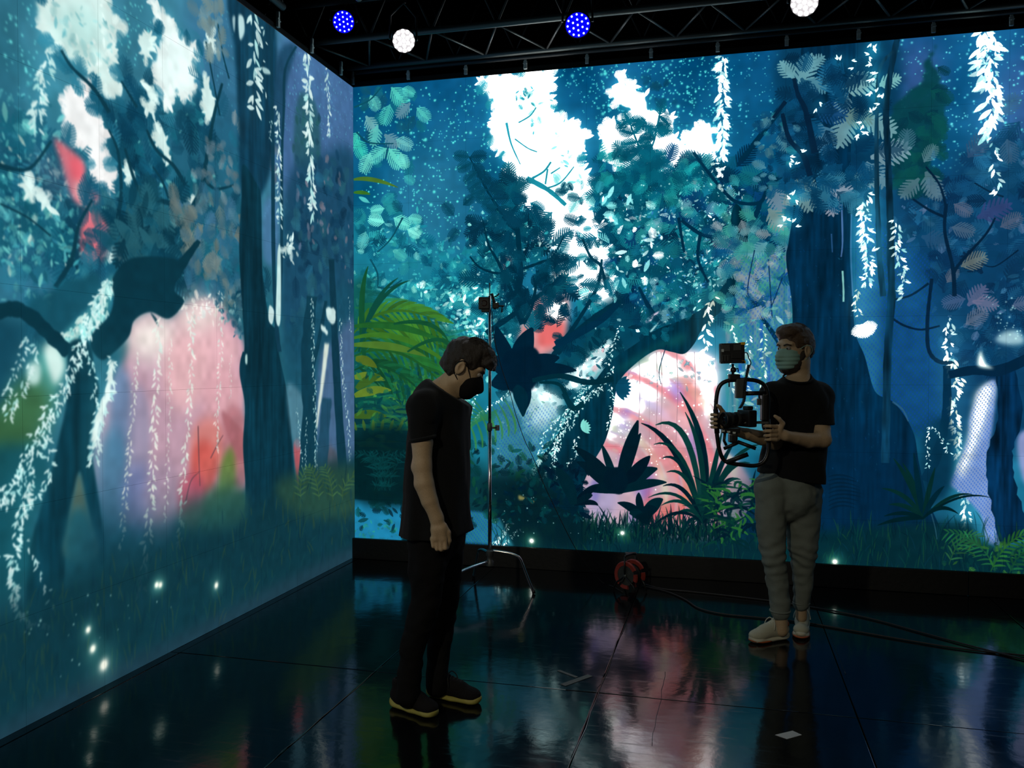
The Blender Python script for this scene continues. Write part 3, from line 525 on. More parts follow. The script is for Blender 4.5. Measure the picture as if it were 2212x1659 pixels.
    s.fill([(764, 945), (880, 925), (890, 1080), (764, 1076)], (2, 36, 42), .9, 14)
    for i in range(14): s.palm((800+rng.random()*60, 1060), (790+rng.random()*80, 1000), (770+rng.random()*110, 980), 6, 26, (6, 66, 70), .6, .3, 3)
    # palm frond by the stand and the pale fern
    for k in range(11): s.blade((1065+k*1, 925-k*4), (1050-k*6, 890+k*3), (1010-k*2, 850+k*14), 5, (44, 130, 90), .8)
    for k in range(9): s.blade((1000+k*14, 985-k*6), (1000+k*15, 955-k*6), (1004+k*13-20, 925-k*8), 5, (60, 140, 70), .8)
    # star-shaped dark plant
    for tip, w_ in [((1150, 708), 46), ((1072, 705), 34), ((1208, 772), 40), ((1058, 768), 40), ((1060, 830), 44), ((1130, 892), 40), ((1110, 760), 40), ((1245, 800), 30)]:
        b = (1118, 808); m = ((b[0]+tip[0])/2+(tip[1]-b[1])*.1, (b[1]+tip[1])/2-(tip[0]-b[0])*.1)
        s.blade(b, m, tip, w_, (0, 36, 58))
    s.fill([(1095, 760), (1152, 750), (1170, 790), (1150, 840), (1110, 850), (1080, 810)], (0, 32, 54), 1, 2)
    s.blade((1112, 836), (1130, 850), (1130, 900), 30, (0, 44, 62)); s.stroke([(1150, 822), (1210, 812), (1270, 826), (1325, 818)], 10, 14, (0, 48, 64)); s.stroke([(1165, 826), (1210, 832), (1235, 880), (1262, 872)], 5, 14, (0, 52, 66)); s.stroke([(1235, 880), (1216, 850)], 16, 6, (0, 54, 70))
    # dark broad-leaved plants
    for c0, tips in (((1336, 1062), [((1378, 908), 26), ((1384, 936), 22), ((1420, 1012), 30), ((1404, 985), 24), ((1240, 965), 22), ((1246, 998), 26), ((1268, 1020), 24), ((1440, 1042), 18), ((1300, 960), 14), ((1300, 1010), 30), ((1262, 1060), 18)]), ((1390, 1120), [((1432, 1078), 24), ((1380, 1064), 14), ((1334, 1086), 16), ((1420, 1100), 24), ((1360, 1110), 18)]), ((1240, 1090), [((1290, 1052), 14), ((1292, 1092), 10), ((1280, 1070), 12), ((1200, 1010), 24)])):
        for tip, w_ in tips:
            m = ((c0[0]+tip[0])/2+rng.normal(0, 8), (c0[1]+tip[1])/2-12); s.blade(c0, m, tip, w_*1.15, [(0, 30, 44), (0, 38, 50), (0, 24, 40)][rng.integers(3)])
    s.fill([(1312, 1015), (1346, 1012), (1356, 1045), (1338, 1068), (1306, 1050)], (0, 28, 44), 1, 1)
    s.fill([(1372, 1115), (1410, 1105), (1398, 1135)], (0, 28, 40), 1, 2)
    # spider plants
    c0 = (1518, 1130)
    for tx, ty, mx, my, w_ in [(1469, 847, 1545, 960, 15), (1416, 918, 1500, 880, 13), (1385, 914, 1470, 940, 14), (1412, 960, 1480, 935, 9), (1430, 990, 1480, 965, 9), (1440, 1020, 1490, 1000, 9), (1432, 1050, 1480, 1030, 9), (1428, 1092, 1480, 1060, 8), (1450, 1120, 1490, 1080, 7), (1510, 920, 1530, 1000, 14), (1480, 890, 1530, 980, 12), (1560, 930, 1540, 1020, 12), (1600, 1036, 1560, 1020, 10), (1610, 1070, 1570, 1050, 10), (1600, 1100, 1560, 1070, 9), (1620, 1000, 1560, 990, 11), (1640, 960, 1570, 970, 11), (1590, 950, 1550, 1000, 11), (1470, 1160, 1490, 1100, 7), (1580, 1150, 1550, 1090, 8), (1405, 1140, 1470, 1080, 7), (1640, 1120, 1580, 1060, 9), (1400, 1075, 1470, 1040, 7)]:
        s.blade(c0, (mx, my), (tx, ty), w_, [(0, 40, 50), (4, 54, 54), (0, 30, 44), (10, 62, 60)][rng.integers(4)])
    for i in range(120):
        x = 1530+rng.random()*110; y = 1180-rng.random()*130; s.blade((x, y), (x+rng.normal(0, 12), y-16), (x+rng.normal(0, 34), y-18+rng.normal(0, 14)), 6, [(2, 44, 50), (6, 60, 52), (40, 110, 50), (0, 30, 46)][rng.integers(4)], .9)
    c0 = (1994, 1120)
    for tx, ty, mx, my, w_ in [(1930, 990, 1970, 1040, 11), (1950, 1000, 1980, 1050, 12), (1974, 978, 1984, 1050, 14), (2020, 1010, 2005, 1060, 11), (2040, 1050, 2015, 1070, 12), (1905, 1055, 1960, 1060, 10), (1920, 1090, 1960, 1085, 10), (2100, 1068, 2050, 1060, 7), (2140, 1075, 2070, 1055, 5), (2070, 1110, 2030, 1080, 9), (1895, 1135, 1950, 1115, 10), (1910, 1115, 1955, 1100, 9)]:
        s.blade(c0, (mx, my), (tx, ty), w_, [(0, 34, 42), (4, 46, 46), (0, 40, 56)][rng.integers(3)])
    for i in range(9): s.blade((1790, 1030+i*9), (1815, 1020+i*8), (1845+rng.random()*20, 1035+i*8), 4, (2, 34, 58), .8)
    s.palm((2050, 1220), (2070, 1150), (2110, 1160), 10, 40, (40, 96, 60), .85, .4, 4); s.palm((2150, 1230), (2120, 1160), (2050, 1150), 12, 36, (30, 104, 64), .9, .4, 4); s.palm((2140, 1235), (2170, 1160), (2230, 1150), 12, 40, (40, 110, 50), .9, .4, 5); s.palm((2180, 1240), (2200, 1180), (2260, 1180), 10, 40, (24, 90, 56), .9, .4, 5)
    s.foliage([(2030, 1180), (2240, 1170), (2240, 1250), (2040, 1240)], 60, [(20, 80, 60), (50, 110, 50), (6, 56, 60)], (8, 20), (0, 3), (.6, .9))
    s.stroke([(2012, 1110), (2020, 1140), (2024, 1165)], 3, 2, (40, 90, 110), .8)
    # bright motes near the ground
    for (x, y, r) in [(1148, 1168, 7), (1344, 1151, 6), (1803, 1213, 7)]:
        q = s.C((x, y))[0]; s.splat(q, r*2.6, np.array((50, 110, 70))/255, .4, add=True); s.splat(q, r*.8, c(250, 255, 235), 1)
    s.dots([(1060, 1040), (1350, 1130), (1340, 1180), (1060, 1170)], 34, (190, 250, 240), (.7, 1.5), (.5, 1))
    # bloom of the brightest areas, then fine grain
    lum = s.a.mean(2); hot = np.clip((lum-.78)*4, 0, 1)
    s.a += (boxblur(hot, 9)*.16)[:, :, None]*c(120, 240, 250)+(boxblur(hot, 26)*.10)[:, :, None]*c(90, 220, 255)
    s.a *= (1+.10*(n3-.5))[:, :, None]
    lum = np.clip(s.a@np.array((.25, .6, .15), np.float32), 0, 1); s.a *= (.86+.17*lum)[:, :, None]        # display contrast
    k = int(5.3*PPM); m = w-k; e = s.a[:, int(.75*PPM):int(.75*PPM)+m][:, ::-1]; f = np.clip(np.arange(m)/(.45*PPM), 0, 1)[None, :, None].astype(np.float32)
    s.a[:, k:] = s.a[:, k:]*(1-f)+e*f                                            # the picture runs on past the frame
    return np.clip(s.a, 0, 1)
def paint_left():
    s = Picture(LEFT_LEN, px_left, 5); w, h = s.w, s.h
    n1 = smooth_noise(h, w, 150, 21); n2 = smooth_noise(h, w, 46, 22); n3 = smooth_noise(h, w, 16, 23); st = smooth_noise(h, w, 6, 24, (1, 9))-.5; st2 = smooth_noise(h, w, 16, 25, (1, 7))-.5
    tex = st*.35+st2*.5
    c = lambda *v: np.asarray(v, np.float32)/255
    t = np.clip(s.yy/h, 0, 1)[:, :, None]
    s.a[:] = c(62, 136, 162)*(1-t)+c(24, 86, 102)*t
    s.a += ((n1-.5)*.14+(n2-.5)*.10)[:, :, None]*c(170, 210, 235)
    s.fill([(600, 90), (770, 190), (770, 480), (600, 420)], (76, 108, 166), .75, 40)
    s.fill([(400, 0), (520, 0), (530, 300), (440, 300)], (64, 122, 166), .6, 30)
    s.dots([(0, 0), (90, 0), (70, 260), (0, 300)], 60, (110, 226, 226), (.9, 2.2), (.5, 1)); s.dots([(230, 0), (350, 0), (340, 120), (260, 160)], 50, (110, 226, 226), (.9, 2), (.5, 1))
    s.dots([(600, 80), (765, 190), (765, 330), (600, 300)], 330, (100, 200, 226), (.7, 1.9), (.4, .95)); s.dots([(440, 20), (520, 20), (530, 380), (440, 380)], 120, (90, 200, 226), (.7, 1.9), (.4, .9)); s.dots([(570, 400), (680, 460), (660, 520), (570, 520)], 60, (90, 200, 226), (.7, 1.7), (.4, .9))
    # hazy mid foliage
    F1 = [(0, 190), (90, 260), (140, 300), (250, 200), (340, 240), (430, 220), (520, 260), (530, 620), (400, 620), (300, 600), (150, 640), (0, 660)]
    s.fill(F1, (30, 96, 124), .7, 30)
    s.fill([(0, 470), (130, 440), (190, 560), (110, 620), (0, 640)], (60, 138, 170), .7, 20)
    s.foliage(F1, 420, [(18, 80, 106), (30, 104, 130), (12, 66, 92), (40, 120, 144), (20, 100, 122)], (40, 84), (0, 1, 0), (.5, .9), clump=30)
    s.foliage(F1, 420, [(60, 150, 168), (90, 184, 190), (24, 96, 120), (120, 210, 204), (40, 120, 146)], (8, 30), (0, 5, 3), (.4, .9), clump=16)
    s.foliage([(0, 300), (150, 300), (220, 440), (180, 560), (0, 600)], 150, [(120, 214, 206), (70, 176, 186), (90, 190, 190), (200, 226, 214)], (6, 20), (0, 3), (.4, .9))
    s.foliage([(210, 190), (340, 200), (340, 420), (240, 440)], 34, [(14, 78, 104), (10, 64, 90), (20, 90, 116)], (40, 76), (0,), (.7, .95))
    # white light
    W1 = [(98, -30), (84, 30), (91, 64), (108, 98), (128, 122), (162, 125), (189, 162), (216, 196), (250, 199), (257, 189), (246, 162), (245, 111), (233, 91), (267, 71), (250, 40), (233, 13), (216, -30)]
    W2 = [(142, 203), (165, 189), (182, 176), (196, 199), (203, 236), (216, 270), (233, 290), (216, 314), (233, 344), (246, 398), (219, 408), (189, 338), (162, 304), (138, 270)]
    W3 = [(322, -30), (330, 0), (341, 17), (368, 38), (385, 70), (424, 101), (420, 162), (424, 203), (400, 216), (380, 196), (368, 230), (348, 216), (334, 135), (354, 84), (336, 40)]
    for P in (W1, W2, W3): s.fill(P, (90, 196, 214), .6, 18)
    s.fill(W1, (212, 236, 230), 1, 3, rag=(8, 8)); s.fill(W2, (244, 240, 238), 1, 2, rag=(8, 8)); s.fill(W3, (232, 246, 242), 1, 2, rag=(8, 8))
    for P, q in ((W1, (220, 240, 234)), (W2, (246, 242, 240)), (W3, (234, 246, 242))):
        s.edge_leaves(P, 60, (16, 38), [q], off=.15); s.edge_leaves(P, 18, (24, 54), [(24, 100, 128), (50, 134, 160)], (0, 5), True, (.8, 1), .1)
    s.fill([(120, 20), (200, 20), (215, 110), (170, 120), (130, 80)], (176, 222, 216), .6, 12)
    for P in ([(299, 78), (321, 68), (331, 98), (317, 132), (305, 111)], [(305, 165), (322, 185), (340, 215), (322, 214)], [(316, 220), (335, 240), (330, 250), (312, 235)], [(333, 295), (350, 275), (372, 350), (350, 330)], [(440, 170), (455, 190), (466, 230), (455, 260), (440, 240)], [(448, 90), (460, 70), (462, 100)], [(50, 395), (70, 392), (78, 415), (60, 425)], [(85, 415), (108, 432), (100, 440)], [(400, 425), (425, 440), (432, 455), (415, 452)], [(225, 540), (262, 535), (268, 555), (230, 560)], [(272, 360), (284, 385), (276, 388)]):
        s.fill(P, (220, 244, 238), .95, 1, rag=(7, 6)); s.edge_leaves(P, 9, (14, 30), [(220, 244, 238)])
    s.foliage([(100, 0), (250, 0), (250, 180), (130, 110)], 60, [(150, 206, 206), (90, 170, 180), (230, 246, 240)], (8, 22), (0, 3), (.3, .7))
    # red light
    s.fill([(118, 300), (162, 331), (184, 358), (181, 398), (203, 415), (214, 428), (192, 449), (218, 466), (235, 500), (222, 560), (180, 560), (176, 479), (186, 452), (160, 432), (142, 388), (130, 345)], (236, 120, 134), .96, 5)
    s.fill([(150, 345), (175, 350), (176, 390), (158, 390)], (246, 106, 122), .9, 5); s.fill([(160, 395), (190, 405), (190, 440), (168, 430)], (250, 220, 220), .7, 7); s.fill([(60, 340), (125, 340), (150, 420), (110, 420)], (84, 120, 150), .5, 14)
    s.foliage([(180, 430), (240, 440), (240, 560), (170, 560)], 12, [(30, 106, 130), (20, 80, 108)], (30, 60), (0,), (.7, .95))
    # branches and grey leaves
    BR = (14, 64, 82)
    for p, a0, a1 in (([(132, 108), (155, 145), (203, 192), (236, 243)], 5, 9), ([(111, 304), (68, 361), (27, 365), (-20, 350)], 6, 12), ([(199, 432), (169, 490), (155, 560), (120, 620)], 5, 12), ([(262, 175), (280, 205), (296, 232)], 3, 6), ([(270, 321), (294, 398), (317, 425), (375, 442), (420, 470)], 5, 14), ([(317, 280), (338, 324), (375, 358), (400, 400)], 5, 8), ([(440, 385), (465, 408), (505, 400)], 7, 5), ([(330, 360), (350, 390), (365, 430)], 4, 5), ([(480, 180), (462, 250), (450, 320), (430, 420), (380, 500), (340, 560)], 5, 14), ([(445, 90), (458, 160), (475, 250)], 3, 3), ([(470, 50), (482, 120), (495, 170)], 3, 3), ([(0, 440), (60, 470), (110, 510)], 4, 4), ([(235, 280), (255, 330), (262, 420), (250, 480)], 4, 10)):
        s.stroke(p, a0, a1, BR)
    s.foliage([(250, 420), (420, 440), (430, 560), (300, 600), (240, 540)], 100, [(16, 72, 92), (22, 86, 106), (10, 60, 80), (40, 104, 120)], (40, 80), (1, 0, 3), (.6, .95))
    s.foliage([(370, 420), (520, 440), (520, 660), (400, 640)], 110, [(110, 130, 130), (84, 124, 138), (40, 100, 128), (60, 110, 140), (120, 134, 128)], (28, 60), (1, 0), (.5, .9))
    s.foliage([(430, 0), (490, 0), (480, 110), (440, 100)], 22, [(130, 158, 158), (110, 146, 156)], (26, 50), (1,), (.6, .95)); s.foliage([(500, 150), (560, 170), (540, 280), (500, 240)], 16, [(126, 148, 150), (112, 136, 146)], (30, 52), (1,), (.8, 1), ang=1.6); s.foliage([(560, 280), (600, 330), (590, 400), (540, 400)], 12, [(110, 132, 146), (96, 120, 140)], (28, 46), (1,), (.7, .95))
    s.foliage([(440, 300), (520, 330), (510, 420), (420, 400)], 26, [(104, 130, 140), (90, 124, 140)], (20, 40), (1, 0), (.6, .9))
    # right part: dark trees
    s.fill([(495, -20), (590, 40), (592, 300), (566, 420), (522, 420), (512, 200), (505, 100)], (15, 60, 84), .96, 6, tex=tex*.6)
    s.fill([(600, 120), (640, 100), (620, 180), (608, 300), (590, 300)], (28, 74, 104), .9, 6)
    s.fill([(650, 200), (684, 230), (690, 360), (640, 360), (636, 270)], (40, 92, 106), .85, 8); s.foliage([(640, 240), (690, 240), (690, 360), (630, 360)], 30, [(40, 96, 104), (34, 80, 104)], (14, 26), (0,), (.6, .9))
    D = [(620, 400), (690, 340), (768, 350), (768, 760), (620, 760)]
    s.fill(D, (26, 76, 106), .9, 16); s.foliage(D, 160, [(22, 72, 102), (34, 94, 122), (16, 58, 86), (40, 100, 120)], (30, 60), (0, 1), (.5, .9))
    s.foliage([(640, 340), (765, 360), (765, 720), (640, 620)], 44, [(110, 120, 140), (124, 124, 140), (90, 110, 136)], (12, 30), (1, 0), (.6, .9))
    s.fill([(570, 440), (600, 440), (600, 560), (570, 560)], (84, 130, 180), .7, 8)
    # rosy glow
    P = [(280, 706), (325, 674), (365, 690), (420, 650), (470, 655), (526, 740), (528, 860), (532, 1000), (528, 1060), (470, 1090), (420, 1110), (330, 1130), (245, 1120), (222, 1080), (203, 1000), (232, 860), (276, 760)]
    s.fill(P, (200, 160, 178), .98, 8)
    for (x, y, rx, ry, col, a) in [(330, 730, 60, 50, (246, 232, 222), .9), (430, 690, 50, 50, (246, 222, 214), .8), (470, 760, 50, 60, (240, 184, 190), .85), (400, 800, 50, 90, (238, 184, 188), .9), (480, 850, 46, 60, (232, 172, 180), .85), (262, 900, 26, 110, (96, 128, 168), .85), (245, 1040, 40, 120, (76, 126, 160), .95), (300, 950, 26, 120, (150, 148, 178), .75), (300, 1080, 40, 80, (110, 126, 176), .8), (350, 1080, 40, 90, (160, 140, 164), .7), (450, 960, 40, 60, (222, 126, 116), .8), (440, 1010, 30, 60, (218, 92, 84), .85), (415, 1080, 30, 60, (200, 84, 104), .8), (505, 935, 26, 60, (190, 122, 130), .85), (515, 1000, 20, 60, (176, 112, 116), .8), (480, 1000, 40, 16, (200, 110, 100), .5)]:
        s.fill([(x+rx*math.cos(a_), y+ry*math.sin(a_)) for a_ in np.linspace(0, 6.28, 10)[:-1]], col, a, rx*.35)
    s.fill([(478, 1000), (500, 965), (508, 1000), (505, 1060), (470, 1090)], (100, 140, 62), .85, 9); s.fill([(455, 1060), (500, 1050), (528, 1070), (528, 1110), (440, 1110)], (90, 128, 70), .8, 12)
    s.fill([(478, 890), (500, 905), (528, 940), (528, 1000), (500, 960)], (176, 104, 112), .7, 4)
    for p in ([(428, 920), (430, 1000), (432, 1050)], [(400, 1090), (412, 1040), (430, 1020)], [(455, 990), (470, 960), (482, 940)]): s.stroke(p, 2.5, 1.5, (100, 70, 80), .8)
    s.foliage([(380, 640), (470, 640), (470, 690), (400, 700)], 50, [(248, 240, 230), (230, 230, 226)], (8, 20), (0, 3), (.6, .95))
    s.foliage([(460, 620), (525, 640), (526, 740), (480, 700)], 50, [(60, 120, 140), (30, 90, 116), (120, 170, 176)], (8, 22), (0, 3), (.6, .9))
    # olive growth at the far left
    s.fill([(-60, 860), (40, 830), (110, 790), (110, 900), (40, 1000), (-60, 1040)], (62, 110, 66), .9, 16); s.fill([(80, 760), (140, 740), (130, 830), (90, 840)], (90, 180, 170), .8, 12)
    s.fill([(95, 750), (120, 745), (140, 790), (120, 830), (105, 800)], (220, 246, 238), .95, 5); s.fill([(60, 790), (85, 785), (85, 825), (62, 828)], (210, 244, 236), .9, 4)
    s.fill([(-80, 690), (50, 700), (60, 720), (30, 800), (0, 880), (-80, 900)], (18, 74, 96), .92, 10)
    # twisted tree
    T = (11, 58, 74)
    s.fill([(61, 658), (115, 628), (142, 607), (175, 601), (209, 590), (214, 640), (168, 685), (138, 720), (101, 712)], (22, 86, 106), .95, 4)
    s.fill([(137, 722), (170, 690), (205, 650), (235, 600), (246, 596), (240, 650), (222, 700), (190, 730), (160, 756)], (60, 140, 150), .9, 4)
    s.foliage([(137, 722), (170, 690), (205, 650), (235, 600), (246, 596), (240, 650), (222, 700), (190, 730), (160, 756)], 130, [(226, 248, 240), (200, 240, 232), (150, 220, 216)], (8, 22), (3, 4, 0), (.8, 1), ang=2.2)
    s.stroke([(-60, 690), (0, 672), (34, 668), (68, 685), (101, 716), (150, 762)], 34, 30, T)
    s.fill([(243, 601), (287, 557), (388, 564), (376, 624), (398, 651), (365, 688), (324, 674), (290, 692), (277, 729), (236, 770), (216, 776), (196, 749), (203, 716), (236, 682), (246, 641)], T, 1, 1)
    s.stroke([(320, 640), (370, 600), (400, 560), (430, 520)], 40, 10, T); s.fill([(325, 676), (342, 705), (338, 688)], T, .9, 1)
    s.fill([(150, 740), (192, 740), (204, 797), (214, 844), (205, 894), (193, 962), (203, 1013), (216, 1100), (230, 1200), (212, 1215), (196, 1130), (182, 1060), (172, 1018), (160, 1060), (150, 1110), (140, 1230), (130, 1330), (60, 1330), (62, 1200), (90, 1090), (112, 1010), (124, 960), (142, 880), (146, 810)], T, 1, 2, tex=tex*.6)
    s.fill([(-60, 1000), (70, 960), (110, 1010), (70, 1120), (60, 1260), (-60, 1300)], (18, 82, 96), .9, 10)
    s.fill([(172, 1024), (160, 1066), (148, 1130), (140, 1200), (210, 1200), (190, 1110)], (92, 112, 96), .85, 4); s.fill([(150, 1110), (192, 1110), (212, 1210), (140, 1210)], (30, 100, 116), .85, 8)
    # trunks, right half
    s.fill([(525, 355), (522, 422), (517, 506), (518, 574), (525, 692), (528, 753), (520, 776), (518, 810), (529, 878), (525, 962), (530, 1046), (528, 1100), (515, 1180), (500, 1230), (665, 1190), (652, 1140), (645, 1094), (637, 1030), (626, 894), (616, 827), (601, 756), (599, 715), (582, 692), (569, 607), (566, 560), (564, 432), (556, 400)], (11, 55, 72), 1, 1, tex=tex*.6)
    s.stroke([(590, 60), (586, 120), (589, 304), (591, 560), (597, 700), (604, 760)], 7, 9, (18, 64, 86)); s.stroke([(640, 100), (616, 150), (613, 236), (609, 338), (608, 560), (602, 700)], 5, 6, (18, 64, 86))
    s.stroke([(526, 760), (520, 790), (524, 830), (530, 850)], 4, 3, (14, 60, 80)); s.fill([(530, 768), (534, 766), (534, 786), (530, 784)], (200, 236, 230), .9, 1)
    U = [(610, 740), (640, 690), (690, 650), (768, 640), (768, 1050), (650, 1050), (630, 900)]
    s.fill(U, (26, 84, 108), .8, 12); s.fill([(690, 780), (720, 740), (768, 700), (768, 980), (690, 980)], (104, 124, 172), .6, 12); s.fill([(634, 960), (652, 960), (655, 1050), (645, 1060)], (214, 96, 104), .85, 3); s.fill([(620, 830), (660, 870), (652, 960), (632, 950)], (100, 150, 170), .7, 6); s.fill([(690, 960), (730, 980), (725, 1040), (690, 1020)], (110, 90, 90), .6, 8)
    s.stroke([(674, 640), (664, 760), (668, 900), (660, 1060)], 22, 34, (16, 64, 84), 1, 1); s.stroke([(716, 560), (722, 700), (730, 860), (742, 1040)], 12, 20, (16, 60, 80), 1, 1); s.stroke([(704, 650), (690, 730), (672, 800)], 6, 12, (16, 64, 84)); s.stroke([(706, 860), (700, 940), (694, 1030)], 20, 26, (30, 78, 104), .9, 2)
    s.stroke([(706, 742), (696, 830), (689, 880), (684, 925)], 10, 3, (226, 236, 220), .9, 3); s.fill([(600, 540), (606, 540), (606, 690), (596, 690), (598, 600)], (206, 240, 236), .95, 1); s.foliage([(610, 510), (640, 520), (640, 570), (612, 590)], 16, [(214, 240, 236)], (14, 30), (0, 3), (.8, 1)); s.fill([(582, 660), (592, 672), (588, 700), (580, 690)], (220, 244, 240), .9, 1)
    for P_ in ([(705, 665), (724, 670), (722, 700), (708, 690)], [(694, 700), (708, 715), (706, 724), (694, 712)]): s.fill(P_, (214, 240, 236), .95, 2, rag=(3, 4))
    # hanging strings of lit leaves
    V = lambda p, w_, stp, **k: s.vine(p, w_, stp, (226, 250, 246), (110, 212, 212), **k)
    V([(111, 100), (98, 140), (88, 176), (80, 230), (75, 285)], 14, 5, glow=.03, size=14); V([(100, 130), (84, 220), (68, 270)], 12, 7, glow=.02, size=12)
    V([(545, 20), (550, 70), (547, 135), (550, 180), (549, 240)], 16, 10, glow=.02, size=28); V([(562, 45), (572, 70), (566, 140), (572, 200)], 8, 18, glow=.0, size=14)
    s.fill([(515, 35), (526, 38), (528, 70), (518, 85)], (200, 236, 236), .95, 2); s.fill([(502, 40), (508, 36), (506, 70)], (190, 226, 230), .9, 2); s.fill([(567, 145), (580, 150), (584, 160), (570, 158)], (190, 230, 230), .9, 1)
    V([(662, 108), (667, 170), (667, 236), (670, 338), (676, 462)], 16, 5, glow=.02, size=22); V([(707, 146), (709, 220), (712, 292)], 10, 6, glow=.02, size=14); V([(600, 230), (602, 330), (604, 486)], 9, 5, glow=.02, size=14); V([(584, 258), (583, 300)], 5, 4, glow=.02, size=7)
    V([(674, 640), (675, 720), (677, 776), (680, 878), (684, 1023)], 9, 5, glow=.03, size=8); V([(734, 685), (741, 810), (751, 905), (757, 992)], 9, 5, glow=.03, size=8); V([(754, 640), (757, 720)], 5, 6, glow=.0, size=6); V([(662, 900), (660, 1000), (656, 1040)], 5, 6, glow=.02, size=6); V([(640, 880), (650, 960), (652, 1010)], 5, 6, glow=.02, size=6)
    for k in range(3): V([(232+k*4, 600), (200+k*7, 670), (168+k*8, 740), (140+k*7, 820), (100+k*10, 890), (60+k*12, 965), (20+k*14, 1040), (-14+k*10, 1100)], 8, 5, glow=.015, size=9)
    V([(189, 749), (198, 790), (205, 840), (208, 900)], 9, 6, glow=.02, size=9); V([(100, 878), (101, 962), (111, 1019), (88, 1053), (64, 1094), (45, 1115), (35, 1185), (31, 1254), (38, 1303), (56, 1338), (105, 1349)], 9, 5, glow=.02, size=10); V([(60, 1040), (42, 1110), (30, 1180), (28, 1260), (46, 1330)], 9, 5, glow=.02, size=10); V([(56, 1167), (77, 1213), (91, 1247), (112, 1307)], 7, 9, glow=.02, size=10); V([(75, 1010), (58, 1070), (50, 1120)], 8, 5, glow=.02, size=9)
    V([(243, 770), (234, 844), (217, 894), (204, 962), (203, 1000)], 14, 3, glow=.04, size=14); s.stroke([(243, 780), (232, 850), (214, 900), (202, 955)], 8, 14, (230, 250, 244), .95, 2)
    V([(61, 722), (34, 797), (14, 844), (20, 894)], 9, 4, glow=.02, size=8); V([(81, 742), (44, 844), (16, 905)], 8, 4, glow=.02, size=9)
    for p, w_ in (([(294, 759), (287, 878), (277, 996), (267, 1100), (262, 1180)], 9), ([(344, 682), (338, 793), (334, 894), (326, 1046), (320, 1150), (304, 1279)], 14), ([(368, 730), (365, 911), (358, 1080), (352, 1130)], 7), ([(414, 641), (410, 844), (400, 979), (393, 1100), (388, 1180)], 12), ([(475, 624), (476, 776), (469, 878), (466, 972)], 9), ([(498, 760), (497, 860)], 6)):
        s.vine(p, w_*.9, 5, (246, 246, 234), (170, 214, 206), glow=.01, size=w_*.85, a=.9)
    # ground
    G = [(-400, 1330), (0, 1300), (80, 1290), (150, 1230), (250, 1195), (330, 1180), (420, 1130), (520, 1100), (640, 1040), (768, 1000), (768, 1260), (400, 1460), (0, 1660), (-400, 1900)]
    s.fill([(200, 1090), (330, 1120), (420, 1080), (530, 1060), (540, 1200), (190, 1240)], (22, 72, 92), .75, 34)
    s.fill(G, (15, 58, 70), .95, 26, rag=(10, 9))
    s.fill([(600, 1040), (768, 1010), (768, 1110), (640, 1110)], (46, 84, 66), .75, 16); s.fill([(400, 1090), (520, 1060), (520, 1130), (400, 1140)], (46, 96, 84), .6, 14)
    for i in range(620):
        x, y = s.inside([(-200, 1360), (90, 1300), (330, 1200), (640, 1060), (768, 1020), (768, 1200), (400, 1390), (-200, 1690)], 1)[0]; l = 16+36*rng.random(); k = rng.normal(0, 6)
        s.blade((x, y), (x+k*.3, y-l*.6), (x+k, y-l), 2.6, [(20, 70, 76), (36, 80, 66), (11, 48, 64), (54, 82, 56), (18, 62, 82)][rng.integers(5)], .4)
    for x in (650, 690, 720, 740): s.palm((x, 1080), (x-6, 1030), (x+rng.normal(0, 26), 1010), 8, 26, (70, 110, 64), .6, .3, 3)
    s.fill([(-400, 1800), (0, 1570), (400, 1365), (768, 1180), (768, 1230), (400, 1420), (0, 1630), (-400, 1900)], (52, 72, 92), .45, 14)
    for (x, y, r) in [(190, 1360, 5), (200, 1401, 6), (224, 1436, 9), (338, 1263, 5), (346, 1263, 5), (467, 1264, 6)]:
        q = s.C((x, y))[0]; s.splat(q, r*2.8, np.array((60, 90, 70))/255, .35, add=True); s.splat(q, r*.9, c(252, 255, 238), 1)
    s.dots([(0, 1330), (380, 1230), (400, 1300), (100, 1480)], 22, (180, 230, 220), (.7, 1.5), (.4, .9))
    s.a = boxblur(s.a, 1)
    lum = s.a.mean(2); hot = np.clip((lum-.72)*4, 0, 1)
    s.a += (boxblur(hot, 8)*.05)[:, :, None]*c(150, 230, 240)+(boxblur(hot, 24)*.06)[:, :, None]*c(120, 210, 235)
    s.a *= (1+.10*(n3-.5))[:, :, None]; lum = np.clip(s.a@np.array((.25, .6, .15), np.float32), 0, 1); s.a *= (.90+.06*lum)[:, :, None]
    k = int((LEFT_LEN-3.62)*PPM); s.a[:, :k] = s.a[:, k:2*k][:, ::-1]            # the picture runs on past the frame
    return np.clip(s.a, 0, 1)
